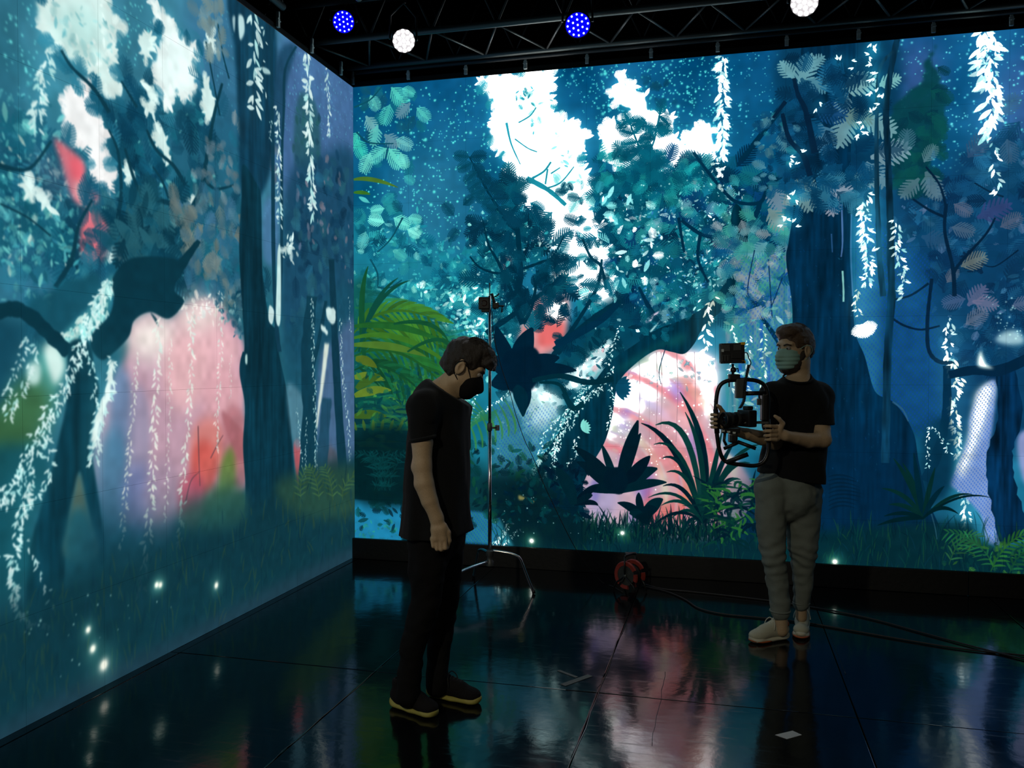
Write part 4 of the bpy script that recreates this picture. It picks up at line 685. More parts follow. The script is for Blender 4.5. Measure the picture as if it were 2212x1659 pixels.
# ---------------------------------------------------------------- helpers
def nt(m): m.use_nodes = True; return m.node_tree
MATS = {}
def mat(name, col, rough=.6, metal=0., spec=.5, bump=0., scale=60., var=0., emit=None, estr=0., sheen=0.):
    if name in MATS: return MATS[name]
    m = bpy.data.materials.new(name); t = nt(m); b = t.nodes['Principled BSDF']
    b.inputs['Base Color'].default_value = (*col, 1); b.inputs['Roughness'].default_value = rough
    b.inputs['Metallic'].default_value = metal; b.inputs['Specular IOR Level'].default_value = spec
    if sheen: b.inputs['Sheen Weight'].default_value = sheen
    if bump or var:
        tc = t.nodes.new('ShaderNodeTexCoord'); n = t.nodes.new('ShaderNodeTexNoise'); n.inputs['Scale'].default_value = scale; n.inputs['Detail'].default_value = 4
        t.links.new(tc.outputs['Object'], n.inputs['Vector'])
        if bump:
            bp = t.nodes.new('ShaderNodeBump'); bp.inputs['Strength'].default_value = bump; bp.inputs['Distance'].default_value = .01
            t.links.new(n.outputs[0], bp.inputs['Height']); t.links.new(bp.outputs[0], b.inputs['Normal'])
        if var:
            r = t.nodes.new('ShaderNodeValToRGB'); r.color_ramp.elements[0].position = .3; r.color_ramp.elements[1].position = .7
            r.color_ramp.elements[0].color = (*[c*(1-var) for c in col], 1); r.color_ramp.elements[1].color = (*[min(1, c*(1+var)) for c in col], 1)
            t.links.new(n.outputs[0], r.inputs[0]); t.links.new(r.outputs[0], b.inputs['Base Color'])
    if emit: b.inputs['Emission Color'].default_value = (*emit, 1); b.inputs['Emission Strength'].default_value = estr
    MATS[name] = m; return m

def tag(o, label=None, cat=None, group=None, kind=None):
    for k, v in (('label', label), ('category', cat), ('group', group), ('kind', kind)):
        if v: o[k] = v
    return o
def empty(name, loc=(0, 0, 0), **k):
    o = bpy.data.objects.new(name, None); o.empty_display_size = .1; COL.objects.link(o); o.location = loc
    return tag(o, **k)
def obj(name, me, m, parent=None, smooth=None):
    """link a mesh; its coordinates are world coordinates when the parent is an unrotated Empty"""
    o = bpy.data.objects.new(name, me); COL.objects.link(o)
    if m is not None and not me.materials: me.materials.append(m)
    if smooth is not None: me.polygons.foreach_set('use_smooth', [smooth]*len(me.polygons))
    if parent:
        o.parent = parent; p = parent; off = Vector((0, 0, 0))
        while p: off += Vector(p.location); p = p.parent
        o.location = -off
    return o
def mesh_from(bm, name='m'):
    me = bpy.data.meshes.new(name); bm.normal_update(); bm.to_mesh(me); bm.free(); return me
def box(bm, lo, hi, M=None, bev=0.):
    r = bmesh.ops.create_cube(bm, size=1); vs = r['verts']
    c = [(a+b)/2 for a, b in zip(lo, hi)]; s = [abs(b-a) for a, b in zip(lo, hi)]
    for v in vs: v.co = Vector([v.co[i]*s[i]+c[i] for i in range(3)])
    if bev:
        es = list({e for v in vs for e in v.link_edges}); g = bmesh.ops.bevel(bm, geom=es, offset=bev, segments=2, affect='EDGES', profile=.6); vs = list({v for f in g['faces'] for v in f.verts} | {v for v in vs if v.is_valid})
    if M is not None:
        for v in vs: v.co = M @ v.co
    return vs
def frame(o, z, x=(1, 0, 0)):
    """matrix at o whose z axis is z and whose x axis is close to x"""
    z = Vector(z).normalized(); x = Vector(x); x = (x-z*x.dot(z))
    if x.length < 1e-5: x = z.orthogonal()
    x.normalize(); y = z.cross(x); o = Vector(o)
    return Matrix(((x.x, y.x, z.x, o.x), (x.y, y.y, z.y, o.y), (x.z, y.z, z.z, o.z), (0, 0, 0, 1)))
def lathe(bm, prof, M, seg=24, cap=True):
    """prof: (radius, z) from one end to the other"""
    rings = []
    for r, z in prof: rings.append([bm.verts.new(M @ Vector((r*math.cos(2*math.pi*i/seg), r*math.sin(2*math.pi*i/seg), z))) for i in range(seg)])
    for a, b in zip(rings, rings[1:]):
        for i in range(seg): bm.faces.new((a[i], a[(i+1) % seg], b[(i+1) % seg], b[i]))
    if cap: bm.faces.new(rings[0][::-1]); bm.faces.new(rings[-1])
def tube(bm, pts, r, seg=10, closed=False, r1=None):
    P = [Vector(p) for p in pts]; n = len(P); rings = []; up = None
    for i in range(n):
        a = P[i-1] if (i > 0 or closed) else P[i]; b = P[(i+1) % n] if (i < n-1 or closed) else P[i]
        d = (b-a).normalized()
        up = d.orthogonal().normalized() if up is None else (up-d*up.dot(d)).normalized()
        s = d.cross(up); rr = r if r1 is None else r+(r1-r)*i/(n-1)
        rings.append([bm.verts.new(P[i]+(up*math.cos(2*math.pi*k/seg)+s*math.sin(2*math.pi*k/seg))*rr) for k in range(seg)])
    for i in range(n if closed else n-1):
        a, b = rings[i], rings[(i+1) % n]
        off = min(range(seg), key=lambda o_: (a[0].co-b[o_].co).length) if closed and i == n-1 else 0
        for k in range(seg): bm.faces.new((a[k], a[(k+1) % seg], b[(k+1+off) % seg], b[(k+off) % seg]))
    if not closed: bm.faces.new(rings[0][::-1]); bm.faces.new(rings[-1])
def tube_obj(name, pts, r, m, parent, seg=10, closed=False, smooth_pts=0, r1=None):
    if smooth_pts:
        p = np.array([tuple(q) for q in pts]); pts = curve(p, smooth_pts, closed)
    bm = bmesh.new(); tube(bm, pts, r, seg, closed, r1); return obj(name, mesh_from(bm, name), m, parent, True)
def box_obj(name, lo, hi, m, parent=None, bev=0., M=None):
    bm = bmesh.new(); box(bm, lo, hi, M, bev); return obj(name, mesh_from(bm, name), m, parent)
def lathe_obj(name, prof, M, m, parent, seg=24):
    bm = bmesh.new(); lathe(bm, prof, M, seg); o = obj(name, mesh_from(bm, name), m, parent, True); o.data.set_sharp_from_angle(angle=.7); return o

# ---------------------------------------------------------------- smooth solids (people, clothes)
class Solid:
    """smooth union of rounded cones and ellipsoids, meshed as one continuous surface"""
    def __init__(s, res): s.res = res; s.ops = []; s.clips = []; s.noise = []
    def cone(s, a, b, ra, rb=None, k=.02, sq=None, sub=False):
        """tapered limb from a to b; sq = (axis, factor) flattens it along axis"""
        a, b = np.array(a, float), np.array(b, float); rb = ra if rb is None else rb; R = max(ra, rb)*1.05
        if sq and sq[1] < 1: R /= sq[1]
        s.ops.append(('cone', np.minimum(a, b)-R, np.maximum(a, b)+R, k, sub, (a, b, ra, rb, sq))); return s
    def chain(s, pts, rs, k=.02, sq=None):
        for i in range(len(pts)-1): s.cone(pts[i], pts[i+1], rs[i], rs[i+1], k if i == 0 else min(k, .006), sq)
        return s
    def ell(s, c, r, M=None, k=.02, sub=False):
        """ellipsoid, M = rows are its axes"""
        c = np.array(c, float); r = np.array(r, float); M = np.eye(3) if M is None else np.array(M, float); R = r.max()
        s.ops.append(('ell', c-R, c+R, k, sub, (c, r, M))); return s
    def clip(s, p, n): s.clips.append((np.array(p, float), np.array(n, float)/np.linalg.norm(n))); return s
    def wrinkle(s, fn): s.noise.append(fn); return s
    def mesh(s, name, smooth=1):
        res = s.res; lo = np.min([o[1] for o in s.ops if not o[4]], 0)-3*res; hi = np.max([o[2] for o in s.ops if not o[4]], 0)+3*res
        n = np.ceil((hi-lo)/res).astype(int)+1
        f = np.full(n, .08, np.float32)
        ax = [lo[i]+res*np.arange(n[i]) for i in range(3)]
        for kind, l, h, k, sub, pr in s.ops:
            m = k+2*res
            i0 = np.clip(np.floor((l-m-lo)/res).astype(int), 0, n); i1 = np.clip(np.ceil((h+m-lo)/res).astype(int)+1, 0, n)
            if (i1 <= i0).any(): continue
            sl = tuple(slice(i0[i], i1[i]) for i in range(3))
            X = ax[0][sl[0]].astype(np.float32)[:, None, None]; Y = ax[1][sl[1]].astype(np.float32)[None, :, None]; Z = ax[2][sl[2]].astype(np.float32)[None, None, :]
            if kind == 'cone':
                a, b, ra, rb, sq = pr
                px, py, pz = X-a[0], Y-a[1], Z-a[2]; d = b-a
                if sq:
                    v = np.array(sq[0], float); v /= np.linalg.norm(v); g = (sq[1]-1)
                    dot = px*v[0]+py*v[1]+pz*v[2]; px, py, pz = px+dot*v[0]*g, py+dot*v[1]*g, pz+dot*v[2]*g
                    d = d+v*(d@v)*g
                L = d@d+1e-12; t = np.clip((px*d[0]+py*d[1]+pz*d[2])/L, 0, 1)
                D = np.sqrt((px-t*d[0])**2+(py-t*d[1])**2+(pz-t*d[2])**2)-(ra+(rb-ra)*t)
                if sq and sq[1] > 1: D = D/ (1+(sq[1]-1)*.5)
            else:
                c, r, M = pr; px, py, pz = X-c[0], Y-c[1], Z-c[2]
                q = [(px*M[i][0]+py*M[i][1]+pz*M[i][2])/r[i] for i in range(3)]
                k0 = np.sqrt(q[0]**2+q[1]**2+q[2]**2); k1 = np.sqrt((q[0]/r[0])**2+(q[1]/r[1])**2+(q[2]/r[2])**2)+1e-6
                D = k0*(k0-1)/k1
            F = f[sl]
            if sub: A, B = -F, D
            else: A, B = F, D
            hh = np.clip(.5+.5*(A-B)/k, 0, 1); R = A*(1-hh)+B*hh-k*hh*(1-hh)
            f[sl] = -R if sub else R
        if s.noise or s.clips:
            X = ax[0].astype(np.float32)[:, None, None]; Y = ax[1].astype(np.float32)[None, :, None]; Z = ax[2].astype(np.float32)[None, None, :]
            for fn in s.noise: f += fn(X, Y, Z).astype(np.float32)
            for p, nn in s.clips: f = np.maximum(f, (X-p[0])*np.float32(nn[0])+(Y-p[1])*np.float32(nn[1])+(Z-p[2])*np.float32(nn[2]))
        # surface nets
        sg = f < 0; c = np.zeros(tuple(n-1), np.uint8)
        offs = [(i, j, k) for i in (0, 1) for j in (0, 1) for k in (0, 1)]
        for o in offs: c += sg[o[0]:n[0]-1+o[0], o[1]:n[1]-1+o[1], o[2]:n[2]-1+o[2]]
        act = (c > 0) & (c < 8); I = np.argwhere(act)
        idx = np.full(act.shape, -1, np.int32); idx[act] = np.arange(len(I))
        V = np.stack([f[I[:, 0]+o[0], I[:, 1]+o[1], I[:, 2]+o[2]] for o in offs], 1)
        acc = np.zeros((len(I), 3)); cnt = np.zeros(len(I))
        for a in range(8):
            for b in range(a+1, 8):
                if sum(abs(offs[a][q]-offs[b][q]) for q in range(3)) != 1: continue
                x = (V[:, a] < 0) != (V[:, b] < 0); t = V[:, a]/(V[:, a]-V[:, b]+1e-12)
                p = np.array(offs[a])[None]+t[:, None]*(np.array(offs[b])-np.array(offs[a]))[None]
                acc += np.where(x[:, None], p, 0); cnt += x
        P = lo+(I+acc/cnt[:, None])*res
        quads = []
        for d in range(3):
            u, w = (d+1) % 3, (d+2) % 3
            s0 = [slice(1, -1)]*3; s0[d] = slice(0, n[d]-1); s1 = list(s0); s1[d] = slice(1, n[d])
            a, b = sg[tuple(s0)], sg[tuple(s1)]
            E = np.argwhere(a != b); fl = a[tuple(E.T)]
            base = E.copy(); base[:, u] += 1; base[:, w] += 1
            def cell(du, dw):
                q = base.copy(); q[:, u] -= du; q[:, w] -= dw; return idx[q[:, 0], q[:, 1], q[:, 2]]
            Q = np.stack([cell(1, 1), cell(0, 1), cell(0, 0), cell(1, 0)], 1)
            Q[~fl] = Q[~fl][:, ::-1]; quads.append(Q)
        Q = np.concatenate(quads)
        for _ in range(smooth):                                # light smoothing along the quad edges
            S = np.zeros_like(P); N = np.zeros(len(P))
            for a, b in ((0, 1), (1, 2), (2, 3), (3, 0)):
                np.add.at(S, Q[:, a], P[Q[:, b]]); np.add.at(N, Q[:, a], 1)
            P = P*.4+.6*S/np.maximum(N, 1)[:, None]
        me = bpy.data.meshes.new(name); me.vertices.add(len(P)); me.vertices.foreach_set('co', P.astype(np.float32).ravel())
        me.loops.add(Q.size); me.loops.foreach_set('vertex_index', Q.astype(np.int32).ravel())
        me.polygons.add(len(Q)); me.polygons.foreach_set('loop_start', np.arange(0, Q.size, 4, dtype=np.int32))
        me.polygons.foreach_set('use_smooth', np.ones(len(Q), bool)); me.update(calc_edges=True); me.validate()
        return me
def vn(seed, cell):
    """3-D value noise sampled on a grid, returned as a function of x, y, z arrays"""
    g = np.random.default_rng(seed); T = g.random((32, 32, 32)).astype(np.float32)-.5
    def fn(X, Y, Z):
        def ix(A): A = A/cell; i = np.floor(A).astype(np.int32); t = (A-i); return i % 32, (i+1) % 32, t*t*(3-2*t)
        (x0, x1, tx), (y0, y1, ty), (z0, z1, tz) = ix(X), ix(Y), ix(Z)
        def L(a, b, t): return a*(1-t)+b*t
        return L(L(L(T[x0, y0, z0], T[x1, y0, z0], tx), L(T[x0, y1, z0], T[x1, y1, z0], tx), ty), L(L(T[x0, y0, z1], T[x1, y0, z1], tx), L(T[x0, y1, z1], T[x1, y1, z1], tx), ty), tz)
    return fn
# ---------------------------------------------------------------- the room
BLK = mat('matte_black_paint', (.004, .0045, .005), .85, spec=.2, bump=.15, scale=30)
def slab(name, lo, hi, m, label): return tag(box_obj(name, lo, hi, m), label=label, kind='structure')
slab('ceiling', (-1.2, -9.2, 6.0), (8.2, 1.2, 6.1), BLK, 'black studio ceiling high above the lighting truss')
slab('wall_back', (-1.2, 1.1, 0), (8.2, 1.2, 6), BLK, 'black studio wall behind the long LED wall')
slab('wall_left', (-1.2, -9.2, 0), (-1.1, 1.1, 6), BLK, 'black studio wall behind the left LED wall')
slab('wall_right', (8.1, -9.2, 0), (8.2, 1.1, 6), BLK, 'black studio wall on the right side of the stage')
slab('wall_front', (-1.1, -9.2, 0), (8.1, -9.1, 6), BLK, 'black studio wall behind the camera')

# floor: large glossy black sheets on a base, joints open
flo = slab('floor', (-1.1, -9.1, -.12), (8.1, 1.1, -.02), BLK, 'glossy black stage floor laid in large sheets')
fm = bpy.data.materials.new('glossy_black_sheet'); t = nt(fm); b = t.nodes['Principled BSDF']
tc = t.nodes.new('ShaderNodeTexCoord')
def noise(scale, detail=3, vec=None, src='Object'):
    n = t.nodes.new('ShaderNodeTexNoise'); n.inputs['Scale'].default_value = scale; n.inputs['Detail'].default_value = detail
    t.links.new(vec if vec is not None else tc.outputs[src], n.inputs['Vector']); return n
def ramp(src, p0, p1, c0, c1):
    r = t.nodes.new('ShaderNodeMapRange'); r.inputs[1].default_value = p0; r.inputs[2].default_value = p1; r.inputs[3].default_value = c0; r.inputs[4].default_value = c1
    t.links.new(src, r.inputs[0]); return r
geo = t.nodes.new('ShaderNodeNewGeometry')
b.inputs['Base Color'].default_value = (.0035, .004, .005, 1); b.inputs['IOR'].default_value = 1.5
nA = noise(2.2, 4, geo.outputs['Position']); nB = noise(55, 3, geo.outputs['Position'])
mp = t.nodes.new('ShaderNodeMapping'); mp.inputs['Scale'].default_value = (3, 26, 1); mp.inputs['Rotation'].default_value = (0, 0, .5); t.links.new(geo.outputs['Position'], mp.inputs['Vector']); nC = noise(1.6, 5, mp.outputs[0])
r1 = ramp(nA.outputs[0], .3, .75, .075, .15); r2 = ramp(nC.outputs[0], .56, .72, 0, .10)
ad = t.nodes.new('ShaderNodeMath'); ad.operation = 'ADD'; t.links.new(r1.outputs[0], ad.inputs[0]); t.links.new(r2.outputs[0], ad.inputs[1]); t.links.new(ad.outputs[0], b.inputs['Roughness'])
nD = noise(7, 2, geo.outputs['Position'])
mx = t.nodes.new('ShaderNodeMath'); mx.operation = 'MULTIPLY_ADD'; mx.inputs[1].default_value = .12; t.links.new(nB.outputs[0], mx.inputs[0]); t.links.new(nD.outputs[0], mx.inputs[2])
bp = t.nodes.new('ShaderNodeBump'); bp.inputs['Strength'].default_value = .10; bp.inputs['Distance'].default_value = .012; t.links.new(mx.outputs[0], bp.inputs['Height']); t.links.new(bp.outputs[0], b.inputs['Normal'])
MATS['floor'] = fm
frng = np.random.default_rng(4)
SX = [-1.1, .06, 1.262, 2.464, 3.68, 4.89, 6.1, 7.3, 8.1]; SY = [-9.1, -7.36, -4.92, -2.474, -.03, 1.1]
for i in range(len(SX)-1):
    for j in range(len(SY)-1):
        g = .0025; cx, cy = (SX[i]+SX[i+1])/2, (SY[j]+SY[j+1])/2; hx, hy = (SX[i+1]-SX[i])/2-g, (SY[j+1]-SY[j])/2-g
        bm = bmesh.new(); box(bm, (-hx, -hy, -.018), (hx, hy, 0), None, .0025)
        o = bpy.data.objects.new('floor_sheet', mesh_from(bm, 'floor_sheet')); COL.objects.link(o); o.data.materials.append(fm)
        o.parent = flo; o.location = (cx, cy, -.0012*frng.random()); o.rotation_euler = (frng.normal(0, .0006), frng.normal(0, .0006), 0)
# glossy beads added along lifted joints to catch bright reflected lines
BEAD = mat('glossy_glint_bead', (.02, .022, .024), .08)
for x, ya, yb, r in ((2.4655, -3.6, -1.15, .0035), (2.458, -3.2, -2.2, .002), (1.2625, -4.0, -2.4, .0018), (2.773, -3.0, -2.1, .0014), (3.70, -1.9, -1.2, .0015)):
    n_ = 14; tube_obj('glint_bead', [(x+.003*frng.normal(), ya+(yb-ya)*i/n_, -.0005+.0012*frng.random()) for i in range(n_+1)], r, BEAD, flo, 8)
tube_obj('glint_bead', [(2.3+.16*i, -2.4745+.002*frng.normal(), -.0006+.001*frng.random()) for i in range(8)], .0018, BEAD, flo, 8)
# marks on the floor
TAPE = mat('grey_cloth_tape', (.10, .11, .11), .7, bump=.2, scale=200); PAPER = mat('white_paper', (.42, .43, .42), .7)
def strip(name, p, q, w, m, label, cat, z=.0012, group=None):
    a, b_ = on_floor(*p), on_floor(*q); d = b_-a; d /= np.linalg.norm(d); n = np.array([-d[1], d[0], 0])*w/2
    bm = bmesh.new(); lo = [bm.verts.new((*v[:2], .0003)) for v in (a-n, b_-n, b_+n, a+n)]; hi = [bm.verts.new((*v[:2], z)) for v in (a-n, b_-n, b_+n, a+n)]
    bm.faces.new(hi); bm.faces.new(lo[::-1])
    for k in range(4): bm.faces.new((lo[k], lo[(k+1) % 4], hi[(k+1) % 4], hi[k]))
    return tag(obj(name, mesh_from(bm, name), m), label=label, cat=cat, group=group)
strip('floor_tape', (1216, 1480), (1275, 1459), .035, TAPE, 'short grey tape strip on the floor, longer arm of the T mark', 'tape')
strip('floor_tape', (1206, 1448), (1246, 1463), .02, TAPE, 'short grey tape strip on the floor, thin arm of the T mark', 'tape', z=.0009)
a, b_, c_, d_ = (on_floor(*p) for p in ((1674, 1588), (1700, 1597), (1732, 1588), (1712, 1579)))
bm = bmesh.new(); lo = [bm.verts.new((*v[:2], .0004)) for v in (a, b_, c_, d_)]; hi = [bm.verts.new((*v[:2], .0016)) for v in (a, b_, c_, d_)]
bm.faces.new(hi); bm.faces.new(lo[::-1])
for k in range(4): bm.faces.new((lo[k], lo[(k+1) % 4], hi[(k+1) % 4], hi[k]))
tag(obj('paper_scrap', mesh_from(bm, 'paper_scrap'), PAPER), label='small pale paper scrap lying on the floor at lower right', cat='paper')

# ---------------------------------------------------------------- LED walls
def screen_material(name, arr, gain):
    h, w = arr.shape[:2]; img = bpy.data.images.new(name, w, h, alpha=False)
    px = np.ones((h, w, 4), np.float32); px[:, :, :3] = arr[::-1]; img.pixels.foreach_set(px.ravel()); img.update(); img.pack()
    m = bpy.data.materials.new(name); t = nt(m); t.nodes.clear()
    out = t.nodes.new('ShaderNodeOutputMaterial'); uv = t.nodes.new('ShaderNodeUVMap'); uv.uv_map = 'screen'
    im = t.nodes.new('ShaderNodeTexImage'); im.image = img; im.extension = 'EXTEND'; t.links.new(uv.outputs[0], im.inputs[0])
    sp = t.nodes.new('ShaderNodeSeparateColor'); t.links.new(im.outputs[0], sp.inputs[0])
    m1 = t.nodes.new('ShaderNodeMath'); m1.operation = 'MINIMUM'; t.links.new(sp.outputs[1], m1.inputs[0]); t.links.new(sp.outputs[2], m1.inputs[1])
    bw = t.nodes.new('ShaderNodeMath'); bw.operation = 'MULTIPLY_ADD'; bw.inputs[1].default_value = .5; t.links.new(sp.outputs[0], bw.inputs[0])
    m2 = t.nodes.new('ShaderNodeMath'); m2.operation = 'MULTIPLY'; m2.inputs[1].default_value = .5; t.links.new(m1.outputs[0], m2.inputs[0]); t.links.new(m2.outputs[0], bw.inputs[2])
    mr = t.nodes.new('ShaderNodeMapRange'); mr.interpolation_type = 'SMOOTHSTEP'; mr.inputs[1].default_value = .62; mr.inputs[2].default_value = .98; mr.inputs[3].default_value = 1; mr.inputs[4].default_value = gain; t.links.new(bw.outputs[0], mr.inputs[0])
    em = t.nodes.new('ShaderNodeEmission'); t.links.new(im.outputs[0], em.inputs[0]); t.links.new(mr.outputs[0], em.inputs[1])
    gl = t.nodes.new('ShaderNodeBsdfDiffuse'); gl.inputs[0].default_value = (.004, .004, .004, 1)
    ad = t.nodes.new('ShaderNodeAddShader'); t.links.new(em.outputs[0], ad.inputs[0]); t.links.new(gl.outputs[0], ad.inputs[1]); t.links.new(ad.outputs[0], out.inputs[0]); return m
SCR_B = screen_material('led_picture_long_wall', paint_back(), LED_GAIN_BACK); SCR_L = screen_material('led_picture_left_wall', paint_left(), LED_GAIN_LEFT)
CASE = mat('led_cabinet_black', (.006, .006, .007), .6); BRK = mat('dull_zinc_bracket', (.62, .68, .66), .5, .15, bump=.1)
def led_panel(parent, side, u0, z0, L, scr):
    """one 0.5 m LED cabinet; u runs along the wall"""
    g = .0004; bm = bmesh.new(); d = .07
    z1 = z0+.5
    lo, hi = ((u0+g, 0, z0+g), (u0+.5-g, d, z1-g)) if side == 'back' else ((-d, u0+g-L, z0+g), (0, u0+.5-g-L, z1-g))
    box(bm, lo, hi); uv = bm.loops.layers.uv.new('screen'); bm.normal_update()
    for f in bm.faces:
        front = (f.normal.y < -.9) if side == 'back' else (f.normal.x > .9)
        f.material_index = 0 if front else 1
        if front:
            for lp in f.loops:
                c = lp.vert.co; lp[uv].uv = ((c.x if side == 'back' else c.y+L)/L, c.z/WALL_H)
    me = mesh_from(bm, 'led_panel'); me.materials.append(scr); me.materials.append(CASE)
    o = bpy.data.objects.new('led_panel', me); COL.objects.link(o); o.parent = parent; return o
lb = empty('led_wall', label='long LED wall showing a glowing night forest, behind both people', cat='LED wall')
ll = empty('led_wall', label='left LED wall with rosy glow and dark twisted tree, reaching the floor', cat='LED wall')
for i in range(14):
    for k in range(8): led_panel(lb, 'back', i*.5, k*.5, BACK_LEN, SCR_B)
for i in range(12):
    for k in range(8): led_panel(ll, 'left', i*.5, k*.5, LEFT_LEN, SCR_L)
# header bars and hanging brackets on top of the walls
HB = mat('header_bar_black', (.012, .014, .014), .45, .3)
bm = bmesh.new(); box(bm, (.0, .005, 4.002), (7, .065, 4.05), None, .006); obj('header_bar', mesh_from(bm, 'header_bar'), HB, lb)
bm = bmesh.new(); box(bm, (-.065, -6, 4.002), (-.005, -.0, 4.05), None, .006); obj('header_bar', mesh_from(bm, 'header_bar'), HB, ll)
bm = bmesh.new(); box(bm, (-.014, -.010, -.035), (.014, .010, .03), None, .003); box(bm, (-.009, -.012, .03), (.009, .012, .075), None, .003); box(bm, (-.017, -.014, .005), (.017, -.008, .012))
BR_ME = mesh_from(bm, 'hanging_bracket'); BR_ME.materials.append(BRK)
for i in range(14):
    o = bpy.data.objects.new('hanging_bracket', BR_ME); COL.objects.link(o); o.parent = lb; o.location = (.005+.5*i, -.01, 4.055)
for i in range(12):
    o = bpy.data.objects.new('hanging_bracket', BR_ME); COL.objects.link(o); o.parent = ll; o.location = (.01, -.25-.5*i, 4.055); o.rotation_euler = (0, 0, math.pi/2)
# black boards closing the foot of the long wall
BB = mat('black_stained_board', (.0025, .0025, .0027), .6, bump=.2, scale=25)
for i, (x0, x1, zt) in enumerate(((.004, 2.36, .172), (2.365, 4.76, .170), (4.765, 7.0, .172))):
    tag(box_obj('skirting_board', (x0, -.062, .001), (x1, -.030, zt), BB, None, .003), label=('black board at the foot of the long LED wall, next to the corner', 'black board at the foot of the long LED wall, behind the reel and standing man', 'black board at the foot of the long LED wall, at the right edge')[i], cat='board', group='boards along the LED wall')
# ---------------------------------------------------------------- trusses
AL = mat('aged_aluminium_tube', (.075, .085, .08), .45, .8, bump=.05); ALD = mat('black_and_shaded_tube', (.02, .022, .022), .45, .4)  # second tube: black pipes, and truss members coloured as if in shade
def truss(name, ax, u0, u1, v0, v1, z0, z1, label):
    """box truss: chords along ax at v0 and v1, z0 and z1"""
    P = (lambda u, v, z: (u, v, z)) if ax == 'x' else (lambda u, v, z: (v, u, z))
    r = empty(name, P(u0, v0, z0), label=label, cat='truss')
    for v in (v0, v1):
        for z in (z0, z1): tube_obj('chord', [P(u0, v, z), P(u1, v, z)], .025, AL if z == z0 else ALD, r, 12)  # upper chords get the dark tube, their dimness put into the colour
    me = {}
    n = int(abs(u1-u0)/.5); sgn = 1 if u1 > u0 else -1
    for i in range(n):
        a, m_, b_ = u0+sgn*.5*i, u0+sgn*(.5*i+.25), u0+sgn*.5*(i+1)
        for f, (A, B) in enumerate((((v0, z0), (v1, z0)), ((v0, z0), (v0, z1)), ((v1, z0), (v1, z1)), ((v0, z1), (v1, z1)))):
            tube_obj('brace', [P(a, *A), P(m_, *B)], .009, AL if f < 1 else ALD, r, 6)  # one brace direction below coloured as lit, all others as shaded
            tube_obj('brace', [P(m_, *B), P(b_, *A)], .009, ALD, r, 6)
    return r
truss('box_truss', 'x', -.55, 7.2, -.68, -.11, 4.125, 4.66, 'aluminium box truss hanging over the long LED wall')
truss('box_truss', 'y', -1.32, -6.2, .66, .09, 4.125, 4.66, 'aluminium box truss hanging over the left LED wall')
tag(tube_obj('pipe', [(.05, -.055, 4.10), (7.1, -.055, 4.10)], .018, ALD, None, 10), label='thin black pipe above the long LED wall', cat='pipe')
# ---------------------------------------------------------------- stage lights
CANM = mat('stage_light_black', (.008, .008, .009), .4, .2)
LENS = {'blue': mat('blue_lens_plate', (.01, .01, .05), .2, emit=(.0, .0, 1.), estr=1.0), 'white': mat('white_lens_plate', (.1, .1, .1), .2, emit=(1, .92, .95), estr=.35), 'warm': mat('warm_lens_plate', (.1, .1, .1), .2, emit=(1, .9, .75), estr=2.)}
LEDM = {'blue': mat('blue_led', (.1, .1, .2), .2, emit=(.55, .7, 1.), estr=2.2), 'white': mat('white_led', (.3, .3, .3), .2, emit=(1, .97, 1), estr=14), 'warm': mat('warm_led', (.3, .3, .3), .2, emit=(1, .92, .8), estr=6)}
_bm = bmesh.new(); bmesh.ops.create_uvsphere(_bm, u_segments=10, v_segments=6, radius=1); LED_ME = {}
for k in LEDM:
    me = bpy.data.meshes.new('led_lens'); _bm.to_mesh(me); me.materials.append(LEDM[k]); me.polygons.foreach_set('use_smooth', [True]*len(me.polygons)); LED_ME[k] = me
_bm.free()
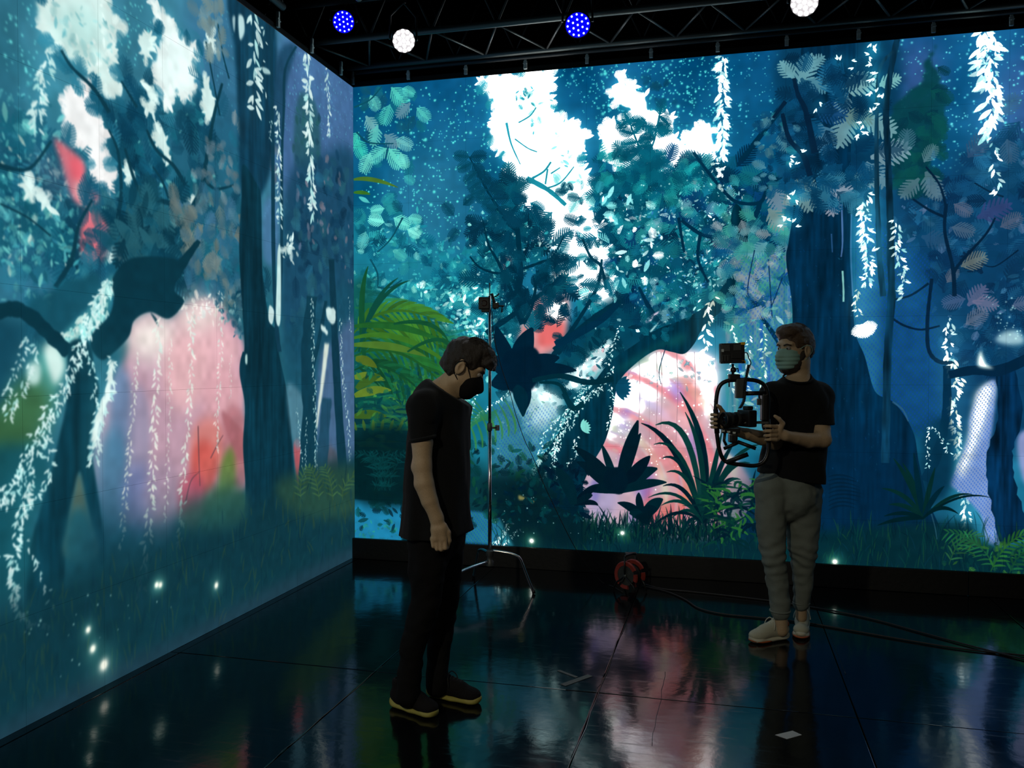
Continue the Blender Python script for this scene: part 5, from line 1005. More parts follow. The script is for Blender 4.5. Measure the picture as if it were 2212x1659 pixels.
def stage_light(pos, aim, kind, r, hang, label, watts=0, spot=1.2, tint=(1, 1, 1), group='round stage lights'):
    pos = np.array(pos, float); d = Vector(aim)-Vector(pos); M = frame(pos, d, (0, 0, 1))
    o = empty('stage_light', pos, label=label, cat='stage light', group=group)
    lathe_obj('can', [(r*.55, -.17), (r*.75, -.165), (r*.98, -.10), (r*1.06, -.02), (r*1.10, .012), (r*1.10, .018), (r*1.0, .018), (r*.99, .004), (0.001, .003)], M, CANM, o, 28)
    lathe_obj('lens_plate', [(.0005, .0045), (r*.985, .0045), (r*.985, .0065), (.0005, .0065)], M, LENS[kind], o, 28)
    n = 0
    for ring, cnt in ((0, 1), (.42, 6), (.82, 12)):
        for i in range(cnt):
            a = 2*math.pi*(i+.3*ring)/cnt; c = M @ Vector((ring*r*math.cos(a), ring*r*math.sin(a), .009)); q = bpy.data.objects.new('led_lens', LED_ME[kind]); COL.objects.link(q); q.parent = o
            q.location = c-Vector(pos); s = r*(.085 if kind == 'blue' else .165); q.scale = (s, s, s)
    top = np.array(hang, float); side = M.to_3x3() @ Vector((0, 1, 0)); side.z = 0; side.normalize(); s = np.array(side)*(r*1.22)
    c = pos-np.array(d.normalized())*.06
    tube_obj('yoke', [c+s, c+s+np.array([0, 0, .02]), c+s*.95+np.array([0, 0, (top[2]-c[2])*.55]), c*0+np.array([top[0], top[1], top[2]-.064]), c-s*.95+np.array([0, 0, (top[2]-c[2])*.55]), c-s+np.array([0, 0, .02]), c-s], .008, CANM, o, 8)
    tube_obj('hook_clamp', [(top[0], top[1], top[2]-.062), (top[0], top[1]+.030, top[2]-.05)]+[(top[0], top[1]+.038*math.cos(a), top[2]+.038*math.sin(a)) for a in np.linspace(-.7, 3.4, 10)], .008, CANM, o, 8)
    if watts:
        L = bpy.data.lights.new('beam', 'SPOT'); L.energy = watts; L.color = tint; L.spot_size = spot; L.spot_blend = .8; L.shadow_soft_size = r
        lo = bpy.data.objects.new('beam', L); COL.objects.link(lo); lo.parent = o; q = M.copy(); R = frame(Vector(pos)+d.normalized()*.05, -d, (0, 0, 1)); R.translation -= Vector(pos); lo.matrix_local = R
    return o
camp = Vector(CAM); PY, PZ = -1.0, 4.27
def on_pipe(px, py): d = at(px, py, 1)-CAM; return CAM+d*((PY-CAM[1])/d[1])
for (px, py, aim, kind, r, lab, w_) in ((742, 47, (0, 0, -.3), 'blue', .076, 'round blue stage light nearest the corner, lit', 0), (872, 88, (.3, 0, -.6), 'white', .078, 'round white stage light between the two blue ones, lit', RIM_W), (1248, 53, (.2, .0, -2.2), 'blue', .083, 'round blue stage light hanging under the middle of the truss, lit', 0), (1738, 4, (-.3, 0, -.8), 'white', .084, 'round white stage light cut by the top edge of the picture', RIM_W)):
    q = on_pipe(px, py); stage_light(q, tuple(camp+Vector(aim)), kind, r, (q[0], PY, PZ), lab, w_, 1.4)
# pipe carrying the lights, and an unseen rear pipe with wash lights added to light the people
tag(tube_obj('pipe', [(-.5, PY, PZ), (7.1, PY, PZ)], .024, ALD, None, 10), label='black pipe carrying the round stage lights', cat='pipe')
tag(tube_obj('pipe', [(.2, -8.2, 4.27), (7.0, -8.2, 4.27)], .024, ALD, None, 10), label='unseen black pipe behind the camera carrying two added wash lights', cat='pipe')
stage_light((1.1, -8.2, 4.08), (1.9, -2.7, 1.0), 'warm', .09, (1.1, -8.2, 4.27), 'added round warm wash light, unseen behind the camera on the left', KEY_W, .75, (1, .91, .68), 'added wash lights behind the camera')
stage_light((4.6, -8.2, 4.08), (3.2, -1.8, .8), 'warm', .09, (4.6, -8.2, 4.27), 'added round warm wash light, unseen behind the camera on the right', KEY_W*.22, .8, (1, .94, .80), 'added wash lights behind the camera')

# ---------------------------------------------------------------- light stand with sensor
CHR = mat('chrome_steel', (.62, .64, .66), .18, 1.); GRY = mat('grey_cast_metal', (.10, .11, .11), .5, .6); PLB = mat('black_plastic', (.008, .008, .009), .45); WIR = mat('black_cable_rubber', (.010, .010, .011), .6)
DS = 6.08; pb = at(1058, 1000, DS); bx, by = pb[0], pb[1]
def zs(py, px=1059): return at(px, py, DS)[2]
st = empty('light_stand', (bx, by, 0), label='chrome light stand with black sensor box, between the people', cat='light stand')
tube_obj('pole', [(bx, by, .20), (bx, by, zs(920))], .0135, CHR, st, 16); tube_obj('pole', [(bx, by, zs(925)), (bx, by, zs(640))], .0115, CHR, st, 16); tube_obj('spigot', [(bx, by, zs(642)), (bx, by, zs(612))], .0042, GRY, st, 10)
lathe_obj('collar', [(.017, 0), (.019, .004), (.019, .05), (.015, .055)], Matrix.Translation((bx, by, zs(930))), GRY, st, 16)
kn = np.array((bx, by, zs(924))); tube_obj('collar_knob', [kn, kn+RT*.05], .007, GRY, st, 8); box_obj('knob_handle', (-.016, -.006, -.02), (.016, .006, .02), GRY, st, .004, Matrix.Translation(kn+RT*.055))
lathe_obj('hub', [(.018, 0), (.028, .004), (.028, .035), (.020, .045), (.020, .07), (.028, .08), (.028, .11), (.016, .12)], Matrix.Translation((bx, by, zs(1224))), GRY, st, 18)
rf = on_floor(1153, 1283); v = rf-np.array((bx, by, 0)); a0 = math.atan2(v[1], v[0]); R0 = np.hypot(v[0], v[1])
for k, (da, zh) in enumerate(((0, zs(1190)), (2*math.pi/3, zs(1196)), (-2*math.pi/3, zs(1213)))):
    d = np.array((math.cos(a0+da), math.sin(a0+da), 0)); R = R0*(1, 1.3, 1.75)[k]; o_ = np.array((bx, by, 0))
    tube_obj('leg', curve(np.array([o_+d*.02+[0, 0, zh], o_+d*R*.4+[0, 0, zh-.012], o_+d*R*.60+[0, 0, zh-.03], o_+d*R*.70+[0, 0, zh-.055], o_+d*R*.82+[0, 0, zh*.5], o_+d*R+[0, 0, .008]]), 5), .0105, CHR, st, 12)
    tube_obj('foot_cap', [o_+d*R*.985+[0, 0, .03], o_+d*R*1.003+[0, 0, .004]], .0125, PLB, st, 10)
# sensor clamped to the pole
Mc = Matrix(((RT[0], -FW[0], 0, 0), (RT[1], -FW[1], 0, 0), (0, 0, 1, 0), (0, 0, 0, 1)))
def F3(px, py, dep): return Matrix.Translation(at(px, py, dep)) @ Mc
sn = empty('tracking_sensor', at(1058, 672, DS-.06), label='black tracking sensor box clamped to the top of the light stand', cat='sensor')
box_obj('body', (-.044, -.03, -.044), (.040, .03, .046), PLB, sn, .010, F3(1047, 656, DS-.06)); box_obj('back_shell', (-.03, -.025, -.012), (.03, .025, .010), PLB, sn, .006, F3(1049, 671, DS-.06))
lathe_obj('lens', [(.022, 0), (.022, .006), (.017, .008), (.016, .002)], F3(1046, 655, DS-.085) @ Matrix.Rotation(-math.pi/2, 4, 'X'), mat('dark_red_glass', (.03, .006, .006), .08), sn, 20)
tube_obj('clamp', [at(1062, 634, DS), at(1066, 648, DS), at(1070, 668, DS)], .012, PLB, sn, 8); box_obj('clamp_jaw', (-.022, -.02, -.022), (.026, .02, .020), PLB, sn, .005, F3(1070, 660, DS)); tube_obj('wing_knob', [at(1068, 641, DS), at(1074, 639, DS), at(1078, 634, DS)], .005, PLB, sn, 6)
tube_obj('tightening_bolt', [at(1074, 661, DS), at(1089, 661, DS)], .006, PLB, sn, 8); tube_obj('bolt_handle', [at(1085, 660, DS), at(1084, 675, DS)], .005, PLB, sn, 8)
# cable from the sensor down to the reel
wp = [(1063, 672, 6.08), (1066, 720, 6.09), (1082, 790, 6.12), (1102, 850, 6.15), (1114, 895, 6.18), (1133, 950, 6.22), (1150, 985, 6.25), (1172, 1040, 6.28), (1205, 1110, 6.3), (1235, 1170, 6.3), (1262, 1214, 6.3)]
tag(tube_obj('sensor_cable', [at(*p) for p in wp]+[on_floor(1300, 1257, .006), on_floor(1322, 1266, .006), on_floor(1345, 1279, .006)], .0028, WIR, None, 6, smooth_pts=5), label='thin black cable hanging from the sensor to the cable reel', cat='cable')
# ---------------------------------------------------------------- cable reel
RED = mat('orange_red_plastic', (.26, .030, .020), .5); fr = on_floor(1357, 1280)
rl = empty('cable_reel', (fr[0], fr[1], 0), label='small cable reel with orange-red rim on black stand, against the skirting board', cat='cable reel')
RR = .103; ctr = np.array((fr[0], fr[1]+.02, RR+.022)); nv = np.array((-.50, -.86, .0)); nv /= np.linalg.norm(nv); MR = frame(ctr, nv, (0, 0, 1))
lathe_obj('drum', [(.045, -.06), (.045, .028)], MR, PLB, rl, 20)
def disc(z): return [(.0005, z), (RR*.70, z), (RR*.70, z+.008), (.0005, z+.008)]
lathe_obj('side_disc', disc(.028), MR, mat('dusty_black_plastic', (.03, .034, .032), .6, var=.4, scale=40), rl, 32); lathe_obj('side_disc', disc(-.066), MR, PLB, rl, 32)
def arc_ring(a0, a1, z, name):
    bm = bmesh.new(); n = max(4, int((a1-a0)/.16)); prev = None
    for i in range(n+1):
        a = a0+(a1-a0)*i/n; ring = [bm.verts.new(MR @ Vector((r*math.cos(a), r*math.sin(a), zz))) for r, zz in ((RR*.69, z), (RR*.94, z-.004), (RR, z+.004), (RR*.94, z+.015), (RR*.69, z+.012))]
        if prev:
            for k in range(5): bm.faces.new((prev[k], prev[(k+1) % 5], ring[(k+1) % 5], ring[k]))
        else: bm.faces.new(ring[::-1])
        prev = ring
    bm.faces.new(prev); bmesh.ops.recalc_face_normals(bm, faces=bm.faces); obj(name, mesh_from(bm, name), RED, rl)
for z in (.026, -.068):
    for a, b_ in ((-1.05, 2.45), (2.65, 3.35), (-1.95, -1.35)): arc_ring(a, b_, z, 'rim')
for i in range(7): tube_obj('cable_winding', [MR @ Vector((.060*math.cos(a), .060*math.sin(a), -.05+i*.012)) for a in np.linspace(0, 2*math.pi, 28)[:-1]], .0065, WIR, rl, 6, True)
lathe_obj('axle', [(.012, -.085), (.012, .05), (.006, .055)], MR, GRY, rl, 14)
tube_obj('crank', [MR @ Vector((0, 0, .045)), MR @ Vector((-.045, .02, .05)), MR @ Vector((-.045, .02, .08))], .006, PLB, rl, 8)
for z in (-.082, .048):
    q = lambda x, y: MR @ Vector((x, y, z))
    tube_obj('stand_leg', [q(-RR-.014, -.10), q(-.06, -.075), q(0, 0), q(-.06, .075), q(-RR-.014, .10)], .006, PLB, rl, 8)
    tube_obj('stand_upright', [q(0, 0), q(RR+.035, .0)], .006, PLB, rl, 8)
tube_obj('handle', [MR @ Vector((RR+.035, 0, -.082)), MR @ Vector((RR+.042, 0, -.05)), MR @ Vector((RR+.042, 0, .02)), MR @ Vector((RR+.035, 0, .048))], .009, PLB, rl, 8)
box_obj('socket_box', (-.04, -.03, 0), (.045, .03, .07), mat('grey_socket_box', (.03, .034, .034), .5), rl, .006, Matrix.Translation((fr[0]-.005, fr[1]+.20, RR*2-.03)) @ Mc)
# cables across the floor
def floor_cable(pts, r, label): return tag(tube_obj('floor_cable', [on_floor(x, y, r) for x, y in pts], r, WIR, None, 8, smooth_pts=6), label=label, cat='cable', group='black cables across the floor')
floor_cable([(1392, 1262), (1430, 1272), (1500, 1279), (1600, 1290), (1680, 1300), (1780, 1316), (1880, 1336), (1990, 1366), (2100, 1396), (2212, 1424), (2330, 1450)], .0055, 'black cable from the reel passing behind the standing man')
floor_cable([(1388, 1266), (1440, 1278), (1480, 1295), (1510, 1314), (1560, 1326), (1640, 1334), (1740, 1345), (1840, 1362), (1960, 1383), (2080, 1402), (2212, 1416), (2330, 1432)], .0055, 'black cable from the reel curving nearer to the camera')
# ---------------------------------------------------------------- people
TW = np.array((math.sin(YAW), -math.cos(YAW), 0.)); ZU = np.array((0., 0., 1.))     # towards the camera, up
SKIN = mat('skin', (.42, .30, .185), .55, bump=.08, scale=220, var=.10)
def cloth(name, col, **k): return mat(name, col, .9, spec=.15, bump=.25, scale=300, sheen=k.get('sheen', 0), var=k.get('var', 0))
class Head:
    def __init__(s, O, f, u, sc):
        s.O = np.array(O, float); s.f = np.array(f, float)/np.linalg.norm(f); u = np.array(u, float); u = u-s.f*(u@s.f); s.u = u/np.linalg.norm(u); s.r = np.cross(s.f, s.u); s.sc = sc; s.M = [s.r, s.f, s.u]
    def p(s, r, f, u): return s.O+(s.r*r+s.f*f+s.u*u)*s.sc
    def ell(s, S, c, r, k=.02, sub=False): S.ell(s.p(*c), np.array(r)*s.sc, s.M, k, sub)
    def cone(s, S, a, b, ra, rb, k=.02): S.cone(s.p(*a), s.p(*b), ra*s.sc, rb*s.sc, k)
    def add(s, S):
        s.ell(S, (0, -.012, .035), (.075, .096, .086), .02); s.ell(S, (0, .030, -.045), (.061, .066, .085), .03)
        s.ell(S, (0, .052, -.098), (.034, .036, .026), .025); s.cone(S, (.045, .005, -.075), (.0, .055, -.105), .022, .018, .03); s.cone(S, (-.045, .005, -.075), (.0, .055, -.105), .022, .018, .03)
        s.ell(S, (0, .072, .026), (.056, .022, .015), .02)
        s.cone(S, (0, .088, .004), (0, .112, -.036), .008, .0125, .012); s.cone(S, (.012, .098, -.042), (-.012, .098, -.042), .008, .008, .01)
        s.ell(S, (0, .090, -.068), (.024, .010, .006), .008); s.ell(S, (0, .088, -.080), (.020, .010, .006), .008)
        for g in (-1, 1):
            s.ell(S, (g*.031, .094, .002), (.016, .014, .010), .012, True)
            s.ell(S, (g*.079, -.010, -.014), (.009, .022, .033), .006); s.ell(S, (g*.086, -.004, -.010), (.006, .011, .018), .005, True)
    def eyes(s, parent):
        for g in (-1, 1):
            bm = bmesh.new(); bmesh.ops.create_uvsphere(bm, u_segments=16, v_segments=10, radius=.0125*s.sc, matrix=Matrix.Translation(s.p(g*.031, .078, .002))); e = obj('eye', mesh_from(bm, 'eye'), mat('eye_white', (.28, .26, .24), .25), parent, True)
            bm = bmesh.new(); bmesh.ops.create_uvsphere(bm, u_segments=12, v_segments=8, radius=.0065*s.sc, matrix=Matrix.Translation(s.p(g*.031, .0855, .001))); obj('iris', mesh_from(bm, 'iris'), mat('dark_iris', (.02, .012, .008), .1), e, True)
            tube_obj('eyebrow', [s.p(g*.014, .0945, .018), s.p(g*.032, .092, .0235), s.p(g*.05, .078, .018)], .0042*s.sc, mat('brow_hair', (.03, .018, .010), .8), parent, 6)
n8, n4, n2, n15 = vn(1, .085), vn(2, .04), vn(3, .012), vn(5, .15)

def shoe(parent, heel, toe, up_m, sole_m, lace_m, accents=None, high=.0):
    heel, toe = np.array((heel[0], heel[1], 0)), np.array((toe[0], toe[1], 0)); L = np.linalg.norm(toe-heel); d = (toe-heel)/L; s_ = np.cross(ZU, d)
    P = lambda a, b_, c: heel+d*a*L+s_*b_+ZU*c
    M = [s_, d, ZU]
    S = Solid(.004)
    S.ell(P(.20, 0, .058), (.039, .058, .046), M, .02); S.ell(P(.48, 0, .056), (.043, .085, .042), M, .03); S.ell(P(.78, 0, .042), (.046, .062, .034), M, .03)
    S.cone(P(.24, 0, .06), P(.21, 0, .112+high), .041, .042, .02); S.cone(P(.35, 0, .09), P(.60, 0, .066), .030, .028, .03); S.cone(P(.21, 0, .12+high), P(.19, 0, .19+high), .026, .026, .004, sub=True)
    S.clip(P(0, 0, .017), -ZU); S.clip(P(0, 0, .122+high), ZU+d*-.25)
    sh = obj('shoe', S.mesh('shoe'), up_m, parent)
    S = Solid(.004); S.cone(P(.17, 0, .017), P(.50, 0, .015), .044, .041, .01, (ZU, 2.4)); S.cone(P(.5, 0, .015), P(.82, 0, .018), .041, .048, .01, (ZU, 2.4)); S.cone(P(.80, 0, .026), P(.90, 0, .032), .043, .030, .01, (ZU, 2.0)); S.cone(P(.12, 0, .03), P(.14, 0, .03), .036, .036, .01, (ZU, 1.6))
    S.clip(P(0, 0, .002), -ZU); so = obj('sole', S.mesh('sole', 1), sole_m, sh)
    for i in range(5):
        t = .40+i*.055; z = .119-(t-.35)*.10; tube_obj('lace', [P(t, -.026, z-.014), P(t+.01, -.012, z+.002), P(t+.012, .0, z+.006), P(t+.01, .012, z+.002), P(t, .026, z-.014)], .0028, lace_m, sh, 6, smooth_pts=3)
    for g in (-1, 1): tube_obj('lace', [P(.40, 0, .122), P(.43, g*.02, .132), P(.47, g*.042, .11), P(.50, g*.050, .075)], .0026, lace_m, sh, 6, smooth_pts=3)
    if accents:
        for a in accents: tube_obj('accent', [P(*q) for q in a[0]], a[1], a[2], sh, 6, smooth_pts=3)
    return sh

# ---- person looking down, left of the stand
D1 = 4.03
A = lambda x, y, dz=0.: at(x, y, D1+dz)
fw1 = RT*.906+TW*.423; rt1 = TW*.906-RT*.423
fr = on_floor(935, 1535); pa = empty('person', (fr[0], fr[1], 0), label='person in black t-shirt and black mask looking down, left of the light stand', cat='person')
H1 = Head(A(1003, 791), RT*.855-ZU*.518, ZU, 1.045)
B = Solid(.004); H1.add(B)
B.chain([A(992, 806), A(974, 826), A(950, 846), A(946, 880)], [.050, .054, .060, .085], .03)
B.chain([A(946, 900), A(944, 1000), A(942, 1100)], [.13, .125, .14], .04, (fw1, 1.35))
SHR, SHL = A(913, 882, -.17), A(985, 878, .17)
B.cone(A(948, 868), SHR, .06, .05, .04); B.cone(A(948, 868), SHL, .06, .05, .04)
ELB, WRI = A(912, 1004, -.215), A(943, 1118, -.225)
B.chain([SHR, A(912, 935, -.203), A(912, 955, -.207), ELB], [.040, .040, .049, .041], .02); B.chain([ELB, A(916, 1044, -.22), A(928, 1082, -.225), WRI], [.0405, .0455, .038, .029], .02)
B.cone(A(900, 1010, -.20), A(904, 1004, -.20), .02, .02, .03)
B.chain([SHL, A(990, 990, .22), A(1000, 1100, .2)], [.05, .04, .03], .02); B.ell(A(1003, 1130, .2), (.03, .03, .05), None, .02)
# right hand, loosely closed, back of the hand towards the camera
PM = [RT, TW, ZU]
B.cone(WRI, A(947, 1140, -.228), .027, .034, .02, (TW, 1.45)); B.cone(A(942, 1145, -.228), A(941, 1163, -.228), .022, .021, .015); B.cone(A(955, 1143, -.228), A(957, 1163, -.228), .022, .020, .015)
for i, (kx, ky, bx_, by_, tx, ty, r) in enumerate(((934, 1163, 936, 1180, 944, 1180, .0088), (943, 1166, 944, 1186, 951, 1184, .0094), (952, 1166, 953, 1187, 959, 1184, .0096), (961, 1163, 962, 1184, 967, 1180, .0094))):
    B.chain([A(kx, ky, -.232), A(bx_, by_, -.236), A((bx_+tx)/2, (by_+ty)/2+2, -.216), A(tx, ty-3, -.196), A(tx-3, ty-16, -.192)], [.0115, r, r*.96, r*.9, r*.85], .0035)
B.chain([A(958, 1136, -.226), A(968, 1150, -.222), A(970, 1168, -.216), A(966, 1182, -.208)], [.017, .0125, .0108, .0095], .005)
LEG1 = (([A(928, 1140, -.085), A(922, 1230, -.085), A(921, 1300, -.08), A(905, 1350, -.075), A(890, 1410, -.07), A(884, 1470, -.065), A(883, 1500, -.065)], [.105, .085, .066, .063, .056, .054, .058]),
        ([A(962, 1140, .085), A(962, 1230, .085), A(957, 1310, .085), A(950, 1380, .085), A(945, 1440, .085), A(943, 1480, .085)], [.10, .080, .066, .058, .052, .055]))
for pts, rs in LEG1: B.chain(pts, [max(.028, r-.026) for r in rs], .03)
obj('body', B.mesh('body'), SKIN, pa); H1.eyes(pa)
# hair: faded neck, longer top falling forward
HR = mat('dark_brown_hair', (.016, .011, .008), .55, bump=.5, scale=260, var=.3)
S = Solid(.0035); H1.ell(S, (0, -.012, .037), (.080, .104, .095), .01); H1.ell(S, (0, .030, .100), (.066, .078, .040), .02); H1.ell(S, (0, -.06, -.005), (.061, .047, .056), .02); H1.ell(S, (0, .088, .070), (.058, .034, .034), .02)
H1.cone(S, (.04, .090, .07), (.034, .128, .030), .026, .008, .015); H1.cone(S, (0, .098, .07), (0, .136, .036), .026, .008, .015); H1.cone(S, (-.035, .09, .07), (-.03, .128, .034), .024, .008, .015); H1.ell(S, (0, -.040, -.028), (.067, .068, .066), .012)
H1.ell(S, (0, .118, -.035), (.12, .10, .085), .01, True)
for g in (-1, 1): H1.ell(S, (g*.082, .03, -.045), (.03, .052, .055), .01, True); H1.ell(S, (g*.082, -.012, -.014), (.02, .028, .038), .01, True)
S.clip(H1.p(0, -.06, -.066), -H1.u-.35*H1.f)
S.wrinkle(lambda X, Y, Z: n2(X, Y*.5, Z*.6)*.009); hr = obj('hair', S.mesh('hair'), HR, pa)
_r = np.random.default_rng(3)
def tuft(H, parent, m, n, f0, f1, length, lift, fwd):
    bm = bmesh.new()
    for i in range(n):
        r0 = (_r.random()-.5)*.10; f_ = f0+(f1-f0)*_r.random(); u_ = .035+.1*math.sqrt(max(.05, 1-(r0/.085)**2-((f_+.01)/.115)**2))
        a = H.p(r0, f_, u_-.008); b_ = H.p(r0*1.05, f_+fwd*length*.5, u_+lift*.7*(.5+_r.random())); c_ = H.p(r0*1.1+_r.normal(0, .008), f_+fwd*length*(.8+.4*_r.random()), u_+lift*(.2+.5*_r.random())-abs(fwd)*.012)
        tube(bm, curve(np.array([a, b_, c_]), 3), .0022, 4, False, .0005)
    obj('hair_strands', mesh_from(bm, 'hair_strands'), m, parent, True)['kind'] = 'stuff'
tuft(H1, hr, HR, 420, -.05, .09, .05, .014, .8)
# black mask with ear loops
MK = cloth('black_mask_fabric', (.008, .008, .009))
S = Solid(.0035); H1.ell(S, (0, .052, -.058), (.062, .064, .066), .02); H1.cone(S, (0, .09, -.015), (0, .118, -.055), .012, .016, .03); H1.ell(S, (0, .062, -.100), (.040, .038, .030), .03); H1.ell(S, (0, .015, -.088), (.056, .04, .032), .03)
S.clip(H1.p(0, .02, -.06), -H1.f*.8-H1.u*.35); S.clip(H1.p(0, .09, -.004), H1.u+H1.f*-.15); obj('face_mask', S.mesh('face_mask'), MK, pa)
for g in (-1, 1): tube_obj('ear_loop', [H1.p(g*.055, .055, -.030), H1.p(g*.071, .03, -.005), H1.p(g*.081, .004, .022), H1.p(g*.086, -.018, .018), H1.p(g*.086, -.034, -.012), H1.p(g*.080, -.020, -.045), H1.p(g*.066, .012, -.068), H1.p(g*.058, .028, -.078)], .0022, MK, pa, 6, smooth_pts=4)
# t-shirt
TS = cloth('black_cotton', (.0065, .007, .0078), sheen=.04)
S = Solid(.006)
S.chain([A(950, 888), A(946, 960), A(944, 1060), A(944, 1165)], [.165, .178, .194, .222], .05, (fw1, 1.34))
S.cone(A(952, 866), A(916, 880, -.155), .072, .072, .05); S.cone(A(952, 866), A(984, 878, .155), .070, .070, .05); S.cone(A(958, 842), A(950, 872), .062, .085, .03)
S.cone(A(914, 882, -.165), A(913, 900, -.175), .072, .066, .035); S.cone(A(986, 880, .165), A(990, 960, .21), .07, .06, .03)
S.wrinkle(lambda X, Y, Z: (n8(X, Y, Z*.45)-.25)*.016+n4(X, Y, Z*.35)*.008); S.wrinkle(lambda X, Y, Z: np.where(Z < 1.2, .006*np.sin((X*RT[0]+Y*RT[1])*62)*np.clip((1.2-Z)*4, 0, 1), 0))
hem = A(944, 1149); S.clip(hem, -ZU+RT*.03)
n_ = (A(974, 852)-A(936, 826)); n_ = np.cross(n_/np.linalg.norm(n_), TW); n_ *= np.sign(n_[2]); S.clip(A(955, 838), n_)
Sm = Solid(.006); obj('t_shirt', S.mesh('t_shirt'), TS, pa)
S = Solid(.005); S.cone(A(914, 884, -.165), A(912, 985, -.21), .071, .056, .02); S.wrinkle(lambda X, Y, Z: (n8(X, Y, Z*.6)-.2)*.010+n4(X, Y, Z*.5)*.006); S.clip(A(912, 949, -.205), -ZU+RT*.18); obj('sleeve', S.mesh('sleeve'), TS, pa)
# trim the sleeve end with a cuff
cu = A(912.5, 949, -.205); tube_obj('sleeve_hem', [cu+(RT*math.cos(a)*.0575+TW*math.sin(a)*.0575+ZU*(.004+.011*math.cos(a)))*1.0 for a in np.linspace(0, 2*math.pi, 25)[:-1]], .0085, TS, pa, 6, True)
col_c = A(954, 840); ax1 = (A(975, 853)-A(934, 826))/2; tube_obj('collar', [col_c+ax1*math.cos(a)+TW*.066*math.sin(a) for a in np.linspace(0, 2*math.pi, 29)[:-1]], .006, TS, pa, 6, True)
# trousers, shoes
TR_ = cloth('black_denim', (.006, .0062, .007))
S = Solid(.006); S.cone(A(943, 1110), A(944, 1150), .15, .155, .04, (fw1, 1.3))
for pts, rs in LEG1: S.chain(pts, rs, .03)
S.wrinkle(lambda X, Y, Z: (n4(X, Y, Z*1.2)-.2)*.010+n8(X, Y, Z)*.008); obj('trousers', S.mesh('trousers'), TR_, pa)
YS = mat('yellow_green_rubber', (.34, .31, .07), .6, bump=.2, scale=80); BS = cloth('dark_knit', (.010, .0095, .011), var=.4); BL = mat('black_lace', (.012, .012, .012), .8)
for hp, tp in (((846, 1521), (944, 1552)), ((922, 1500), (1040, 1523))): shoe(pa, on_floor(*hp), on_floor(*tp), BS, YS, BL, high=.01)

# ---- person holding the camera ring, right
D2 = 5.02; DR = 4.72
Bq = lambda x, y, d=D2: at(x, y, d)
fw2 = TW*.90-RT*.43; rt2 = -RT*.90-TW*.43
fr = on_floor(1693, 1384); pb2 = empty('person', (fr[0], fr[1], 0), label='bearded person in black t-shirt and grey trousers holding a camera ring, at right', cat='person')
H2 = Head(Bq(1717, 753), -RT*.88+TW*.47-ZU*.03, ZU, 1.12)
B = Solid(.004); H2.add(B)
B.chain([Bq(1728, 780), Bq(1726, 808), Bq(1724, 840)], [.060, .062, .085], .03); B.chain([Bq(1724, 865), Bq(1716, 960), Bq(1706, 1050)], [.14, .13, .14], .04, (fw2, 1.3))
SR, SL = Bq(1668, 852, 4.95), Bq(1773, 852, 5.04)
B.cone(Bq(1724, 838), SR, .06, .052, .04); B.cone(Bq(1724, 838), SL, .06, .052, .04)
EL, WL = Bq(1778, 950, 4.86), Bq(1696, 941, 4.74)
B.chain([SL, Bq(1773, 885, 4.99), Bq(1773, 912, 4.945), Bq(1773, 925, 4.915), EL], [.04, .038, .046, .054, .045], .02); B.chain([EL, Bq(1748, 952, 4.83), Bq(1718, 946, 4.78), WL], [.043, .043, .034, .028], .02)
ER, WR = Bq(1674, 955, 4.93), Bq(1588, 931, 4.79)
B.chain([SR, Bq(1672, 905, 4.94), ER], [.055, .05, .042], .02); B.chain([ER, Bq(1645, 946, 4.88), Bq(1612, 937, 4.82), WR], [.042, .042, .033, .027], .02)
# left hand round the ring's right side (tube at x ~ 1659)
B.cone(WL, Bq(1680, 934, 4.735), .027, .034, .015, (TW, 1.3)); B.cone(Bq(1678, 924, 4.728), Bq(1677, 948, 4.732), .019, .019, .012)
for i, (y0, y1, r, x1) in enumerate(((922, 920, .0095, 1655), (932, 931, .0098, 1654), (941, 941, .0094, 1655), (950, 950, .0086, 1657))):
    B.chain([Bq(1676, y0, 4.712), Bq(1664, (y0+y1)/2-.5, 4.688), Bq(x1, y1, 4.692), Bq(x1-3, y1+1, 4.712), Bq(x1+1, y1+1, 4.738)], [.0125, r*1.05, r, r*.95, r*.85], .003)
B.chain([Bq(1684, 928, 4.725), Bq(1691, 915, 4.705), Bq(1683, 905, 4.692), Bq(1674, 899, 4.690)], [.019, .0135, .0115, .0095], .005)
# right hand round the ring's left side (tube at x ~ 1546)
B.cone(WR, Bq(1562, 912, 4.762), .027, .034, .015, (FW, 1.2)); B.cone(Bq(1557, 899, 4.758), Bq(1558, 921, 4.758), .018, .018, .012)
for i, (y0, r) in enumerate(((895, .0092), (904.5, .0096), (913.5, .0094), (922, .0085))):
    B.chain([Bq(1556, y0, 4.757), Bq(1543, y0, 4.752), Bq(1537.5, y0+.5, 4.728), Bq(1541, y0+1, 4.703), Bq(1548, y0+1.5, 4.697)], [.0125, r*1.05, r, r*.95, r*.85], .003)
B.chain([Bq(1566, 898, 4.755), Bq(1560, 888, 4.735), Bq(1555, 880, 4.715), Bq(1550, 876, 4.70)], [.018, .0135, .0115, .0095], .005)
LEG2 = (([Bq(*q) for q in ((1665, 1055, 4.98), (1664, 1115, 4.98), (1670, 1205, 4.97), (1680, 1265, 4.99), (1684, 1300, 5.0), (1685, 1320, 5.0))], [.098, .089, .069, .060, .058, .057]),
        ([Bq(*q) for q in ((1737, 1060, 5.06), (1733, 1120, 5.06), (1735, 1175, 5.06), (1735, 1228, 5.08), (1735, 1265, 5.1), (1731, 1303, 5.12))], [.108, .101, .088, .064, .060, .046]))
for pts, rs in LEG2: B.chain(pts, [max(.03, r-.026) for r in rs], .03)
